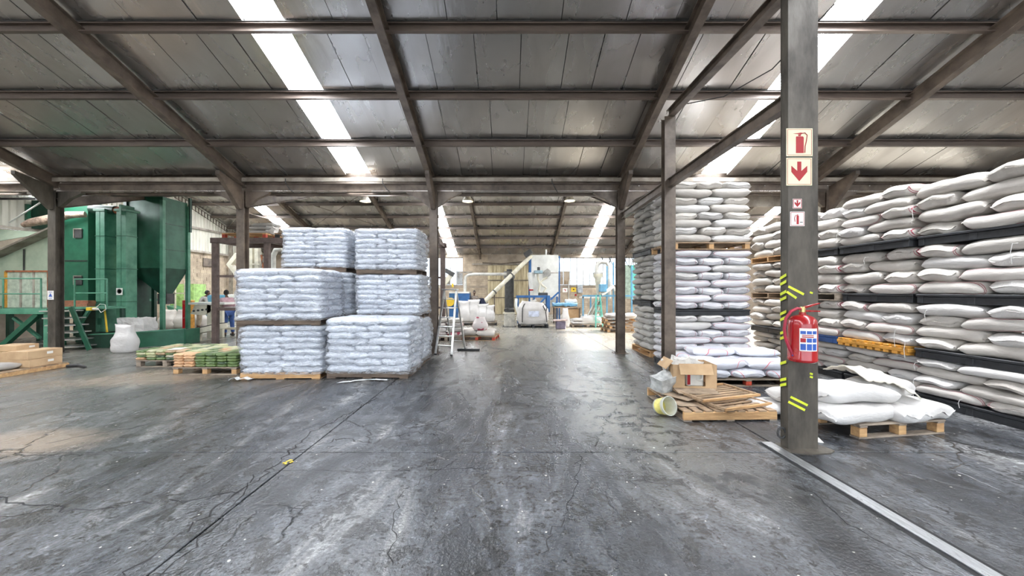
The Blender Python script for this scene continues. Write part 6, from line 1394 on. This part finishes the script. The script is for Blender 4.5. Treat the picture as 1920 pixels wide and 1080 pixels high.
t = thing('blue_gantry', 'light blue steel gantry frame around the cyclone', 'gantry', (0, 0, 0))
for px, zt_ in ((1134, 500), (1146, 492), (1090, 555), (1104, 555), (1180, 500)): MB().bb(X(px, Yc), X(px + 2.2, Yc), Yc - .3, Yc - .22, 0, Z(zt_, Yc)).ob('post', BLUE_L, t)
MB().bb(X(1090, Yc), X(1190, Yc), Yc - .3, Yc - .2, Z(556, Yc), Z(553, Yc)).ob('beam', BLUE_L, t)
MB().bb(X(1090, Yc), X(1125, Yc), Yc - .3, Yc + .5, Z(559, Yc), Z(556, Yc)).ob('deck', WHITE_M, t)
for k in range(6): MB().bar((X(1098 + k * 4, Yc), Yc - .35, Z(592 - k, Yc)), (X(1112 + k * 3, Yc), Yc - .32, Z(565, Yc)), .05).ob('leaning_bar', (GALV, STEEL_L)[k % 2], t)
t = thing('turquoise_stepladder', 'turquoise stepladder standing in front of the blue gantry', 'ladder', (0, 0, 0)); Yc = 16.4
a0, a1, b0, b1 = (X(1117, Yc), Yc, 0), (X(1131, Yc), Yc, 0), (X(1121, Yc), Yc + .3, Z(553, Yc)), (X(1128, Yc), Yc + .3, Z(553, Yc))
MB().bar(a0, b0, .05).ob('rail', TURQ, t); MB().bar(a1, b1, .05).ob('rail', TURQ, t)
for k in range(1, 6): f = k / 6; MB().bar(Vector(a0).lerp(Vector(b0), f), Vector(a1).lerp(Vector(b1), f), .07, .03).ob('tread', TURQ, t)
MB().bar((X(1133, Yc), Yc + .7, 0), b1, .04).ob('rear_rail', TURQ, t); MB().bar((X(1119, Yc), Yc + .7, 0), b0, .04).ob('rear_rail', TURQ, t)
t = thing('pump_unit', 'small light blue pump with white hoses by the gantry', 'pump', (0, 0, 0)); Yc = 16.8
MB().box((X(1130, Yc), Yc, Z(540, Yc)), (.3, .3, .35)).ob('housing', BLUE_L, t, bev=.02); MB().bar((X(1130, Yc), Yc, 0), (X(1130, Yc), Yc, Z(545, Yc)), .05).ob('stand', BLUE_L, t)
MB().tube([(X(1128, Yc), Yc, Z(552, Yc)), (X(1136, Yc), Yc, Z(547, Yc)), (X(1150, Yc), Yc, Z(537, Yc)), (X(1154, Yc), Yc, Z(545, Yc))], .08, 10).ob('hose', WHITE_M, t, smooth=True)
# stacked pallets + bags behind the lone column
Yc = 14.6
for k in range(4): block_pallet('wooden pallet in the pile behind the lone column, %s from the floor' % ('first', 'second', 'third', 'fourth')[k], (X(1168, Yc) + R.uniform(-.06, .06), Yc + .4, k * .14), R.uniform(-.1, .1), 1.25, .95, (WOOD, WOOD_G)[k % 2], WOOD_O, 'pallet pile behind the lone column', h=.138)
for k, (dx, lb) in enumerate(((-.3, 'left'), (.32, 'right'))): put_sack(None, Matrix.Translation((X(1168, Yc), Yc + .4, 0)), dx, 0, .56, .62, .6, .16, True, SK_WHITE, random.Random(33 + k), 1.3, 'white bag on the pallet pile behind the lone column, %s' % lb, 'bags on the pallet pile', .02)
t = thing('machine_screen', 'dull green and grey machine screens behind the lone column', 'machine', (0, 0, 0)); Yc = 19
MB().bb(X(1160, Yc), X(1182, Yc), Yc, Yc + .1, Z(560, Yc), Z(497, Yc)).ob('panel', mat('green_grey', (.28, .36, .30), .6), t); MB().bb(X(1182, Yc), X(1215, Yc), Yc + .05, Yc + .15, Z(560, Yc), Z(497, Yc)).ob('panel', TURQ, t)
for px in (1160, 1212): MB().bb(X(px, Yc), X(px + 2, Yc), Yc - .05, Yc + .02, 0, Z(495, Yc)).ob('post', BLUE_L, t)
for k in range(5):
    xa = X(1128 + 14 * k, 18.5); MB().tube([(xa, 18.5, 3.35), (xa + .12, 18.5, 2.95 + .1 * (k % 2)), (xa + .3, 18.5, 2.8), (xa + .42, 18.5, 3.1), (xa + .5, 18.5, 3.4)], .018, 6).ob('hanging_cable', RUBBER, label='black cable looping from the tray at right rear, %s from left' % ('first', 'second', 'third', 'fourth', 'fifth')[k], cat='cable', group='cables at the right rear')
MB().bar((X(1120, 18.5), 18.5, 3.4), (X(1230, 18.5), 18.5, 3.4), .1, .05).ob('cable_tray', STEEL, label='horizontal cable tray carrying looping cables at right rear', cat='cable tray')
for px in (1125, 1225): MB().bar((X(px, 18.5), 18.5, 3.4), (X(px, 18.5), 18.5, roof_z(18.5) - .1), .03).ob('hanger', STEEL, bpy.data.objects['cable_tray'])

# ------------------------------------------------------------------ people
def skin_chain(name, joints, edges, radii, m, parent, sub=2, root=0):
    me_ = bpy.data.meshes.new(name); me_.from_pydata(joints, edges, []); me_.materials.append(m)
    o = link(name, me_, parent)
    md = o.modifiers.new('skin', 'SKIN'); me_.skin_vertices.new() if not me_.skin_vertices else None
    for i, r_ in enumerate(radii): me_.skin_vertices[0].data[i].radius = (r_, r_) if not isinstance(r_, tuple) else r_
    me_.skin_vertices[0].data[root].use_root = True; md.use_smooth_shade = True
    s = o.modifiers.new('smooth', 'SUBSURF'); s.levels = s.render_levels = sub
    return o
def person(x, y, rz, label, shirt, trou, H=1.0, lean=.12, arms='work'):
    t = thing('person', label, 'person', (x, y, 0), rz); t.scale = (H, H, H)
    ly = -lean; J = []; E = []; Rr = []
    def a(p, r_, par=None):
        J.append(p); Rr.append(r_)
        if par is not None: E.append((par, len(J) - 1))
        return len(J) - 1
    pel = a((0, 0, .92), (.15, .11)); w1 = a((0, ly * .4, 1.08), (.135, .10), pel); ch = a((0, ly, 1.28), (.165, .11), w1); nk0 = a((0, ly * 1.25, 1.42), (.10, .08), ch); nk = a((0, ly * 1.4, 1.48), .05, nk0); hd_ = a((0, ly * 1.6, 1.54), .055, nk)
    hands = []
    for s in (-1, 1):
        hp = a((s * .09, 0, .88), .09, pel); kn = a((s * .11, -.02, .48), .062, hp); an = a((s * .12, .03, .09), .042, kn); ft = a((s * .13, -.06, .045), .04, an); a((s * .14, -.15, .03), .032, ft)
        sh = a((s * .185, ly, 1.37), .062, ch)
        if arms == 'work': el = a((s * .25, ly - .06, 1.12), .042, sh); wr_ = a((s * .19, ly - .28, 1.08), .030, el)
        else: el = a((s * .26, ly, 1.10), .042, sh); wr_ = a((s * .16, ly - .2, 1.22), .030, el)
        d = Vector(J[wr_]) - Vector(J[el]); d.normalize(); pm = a(tuple(Vector(J[wr_]) + d * .06), (.036, .022), wr_)
        for q in range(4):
            off = Vector((.014 * (q - 1.5) * 1.4, 0, -.004)); b0 = Vector(J[pm]) + off + d * .03; f1 = a(tuple(b0), .0095, pm); a(tuple(b0 + d * (.035 + .006 * (1 - abs(q - 1.5))) + Vector((0, 0, -.018))), .008, f1)
        th = a(tuple(Vector(J[pm]) + Vector((-s * .035, 0, .005))), .010, pm); a(tuple(Vector(J[th]) + d * .035), .009, th)
    skin_chain('body', J, E, Rr, SKIN, t)
    # head
    hc = Vector((0, ly * 1.75, 1.63)); m = MB(); n, rows = 20, 14; vs = []
    for j in range(rows + 1):
        ph = PI * j / rows
        for i in range(n):
            th = 2 * PI * i / n; x_, y_, z_ = .080 * math.sin(ph) * math.cos(th), .095 * math.sin(ph) * math.sin(th), .115 * math.cos(ph)
            if z_ < -.02: x_ *= 1 + z_ * 2.5; y_ = y_ * (1 + z_ * 1.5) - .01
            if y_ < -.07 and abs(x_) < .02 and -.03 < z_ < .02: y_ -= .018
            vs.append((hc.x + x_, hc.y + y_, hc.z + z_))
    m.add(vs, [(j * n + i, j * n + (i + 1) % n, (j + 1) * n + (i + 1) % n, (j + 1) * n + i) for j in range(rows) for i in range(n)])
    h = m.ob('head', SKIN, t, smooth=True)
    for s in (-1, 1):
        MB().lathe([(.001, -.008), (.011, -.004), (.011, .004), (.001, .008)], (hc.x + s * .03, hc.y - .083, hc.z + .008), 8).ob('eye', WHITES, h); MB().box((hc.x + s * .078, hc.y + .005, hc.z - .005), (.014, .035, .055)).ob('ear', SKIN, h, bev=.005)
    MB().box((hc.x, hc.y - .082, hc.z - .055), (.045, .012, .010)).ob('mouth', mat('lips', (.10, .03, .025), .5), h, bev=.003)
    vs = [];
    for j in range(8):
        ph = PI * .52 * j / 7
        for i in range(n):
            th = 2 * PI * i / n; lim = ph * 1.32 if math.sin(th) > .1 else (ph if math.sin(th) > -.3 else ph * .72)
            vs.append((hc.x + .083 * math.sin(lim) * math.cos(th), hc.y + .008 + .103 * math.sin(lim) * math.sin(th), hc.z + .012 + .117 * math.cos(lim)))
    MB().add(vs, [(j * n + i, j * n + (i + 1) % n, (j + 1) * n + (i + 1) % n, (j + 1) * n + i) for j in range(7) for i in range(n)]).ob('hair', HAIR, t, smooth=True)
    # clothes follow the same joints, a little thicker
    sj = [J[0], J[1], J[2], tuple(Vector(J[3]) + Vector((0, 0, .02)))]; se = [(0, 1), (1, 2), (2, 3)]; sr = [(.17, .13), (.165, .13), (.21, .15), (.135, .115)]
    for s, b_ in ((-1, 0), (1, 1)):
        base = 6 + b_ * (5 + 3 + 1 + 8 + 2); shp, elp, wrp = Vector(J[base + 5]), Vector(J[base + 6]), Vector(J[base + 7])
        i0 = len(sj); sj += [tuple(shp), tuple(elp), tuple(elp.lerp(wrp, .25))]; se += [(2, i0), (i0, i0 + 1), (i0 + 1, i0 + 2)]; sr += [.088, .062, .054]
    skin_chain('shirt', sj, se, sr, shirt, t)
    tj = [J[0]]; te = []; tr = [(.16, .125)]
    for b_ in (0, 1):
        base = 6 + b_ * 19; i0 = len(tj); tj += [J[base], J[base + 1], tuple(Vector(J[base + 2]) + Vector((0, 0, .03)))]; te += [(0, i0), (i0, i0 + 1), (i0 + 1, i0 + 2)]; tr += [.105, .078, .062]
    skin_chain('trousers', tj, te, tr, trou, t)
    for s in (-1, 1): MB().box((s * .135, -.06, .04), (.095, .25, .075)).ob('shoe', RUBBER, t, bev=.02)
    return t
person(X(373, 16.0), 16.0, 2.5, 'person in grey top and khaki trousers working at the packing line', SHIRT_G, TROU, .95, .18)
person(X(429, 13.4), 13.4, -2.2, 'person in a pink checked shirt bent over the bench behind the rack', SHIRT_P, TROUB, .96, .16)
person(X(889, 20.6), 20.6, .2, 'person in brown overalls standing by the back wall holding something', mat('brown_cloth', (.34, .29, .25), .9), MATS['brown_cloth'], .95, .05, 'hold')
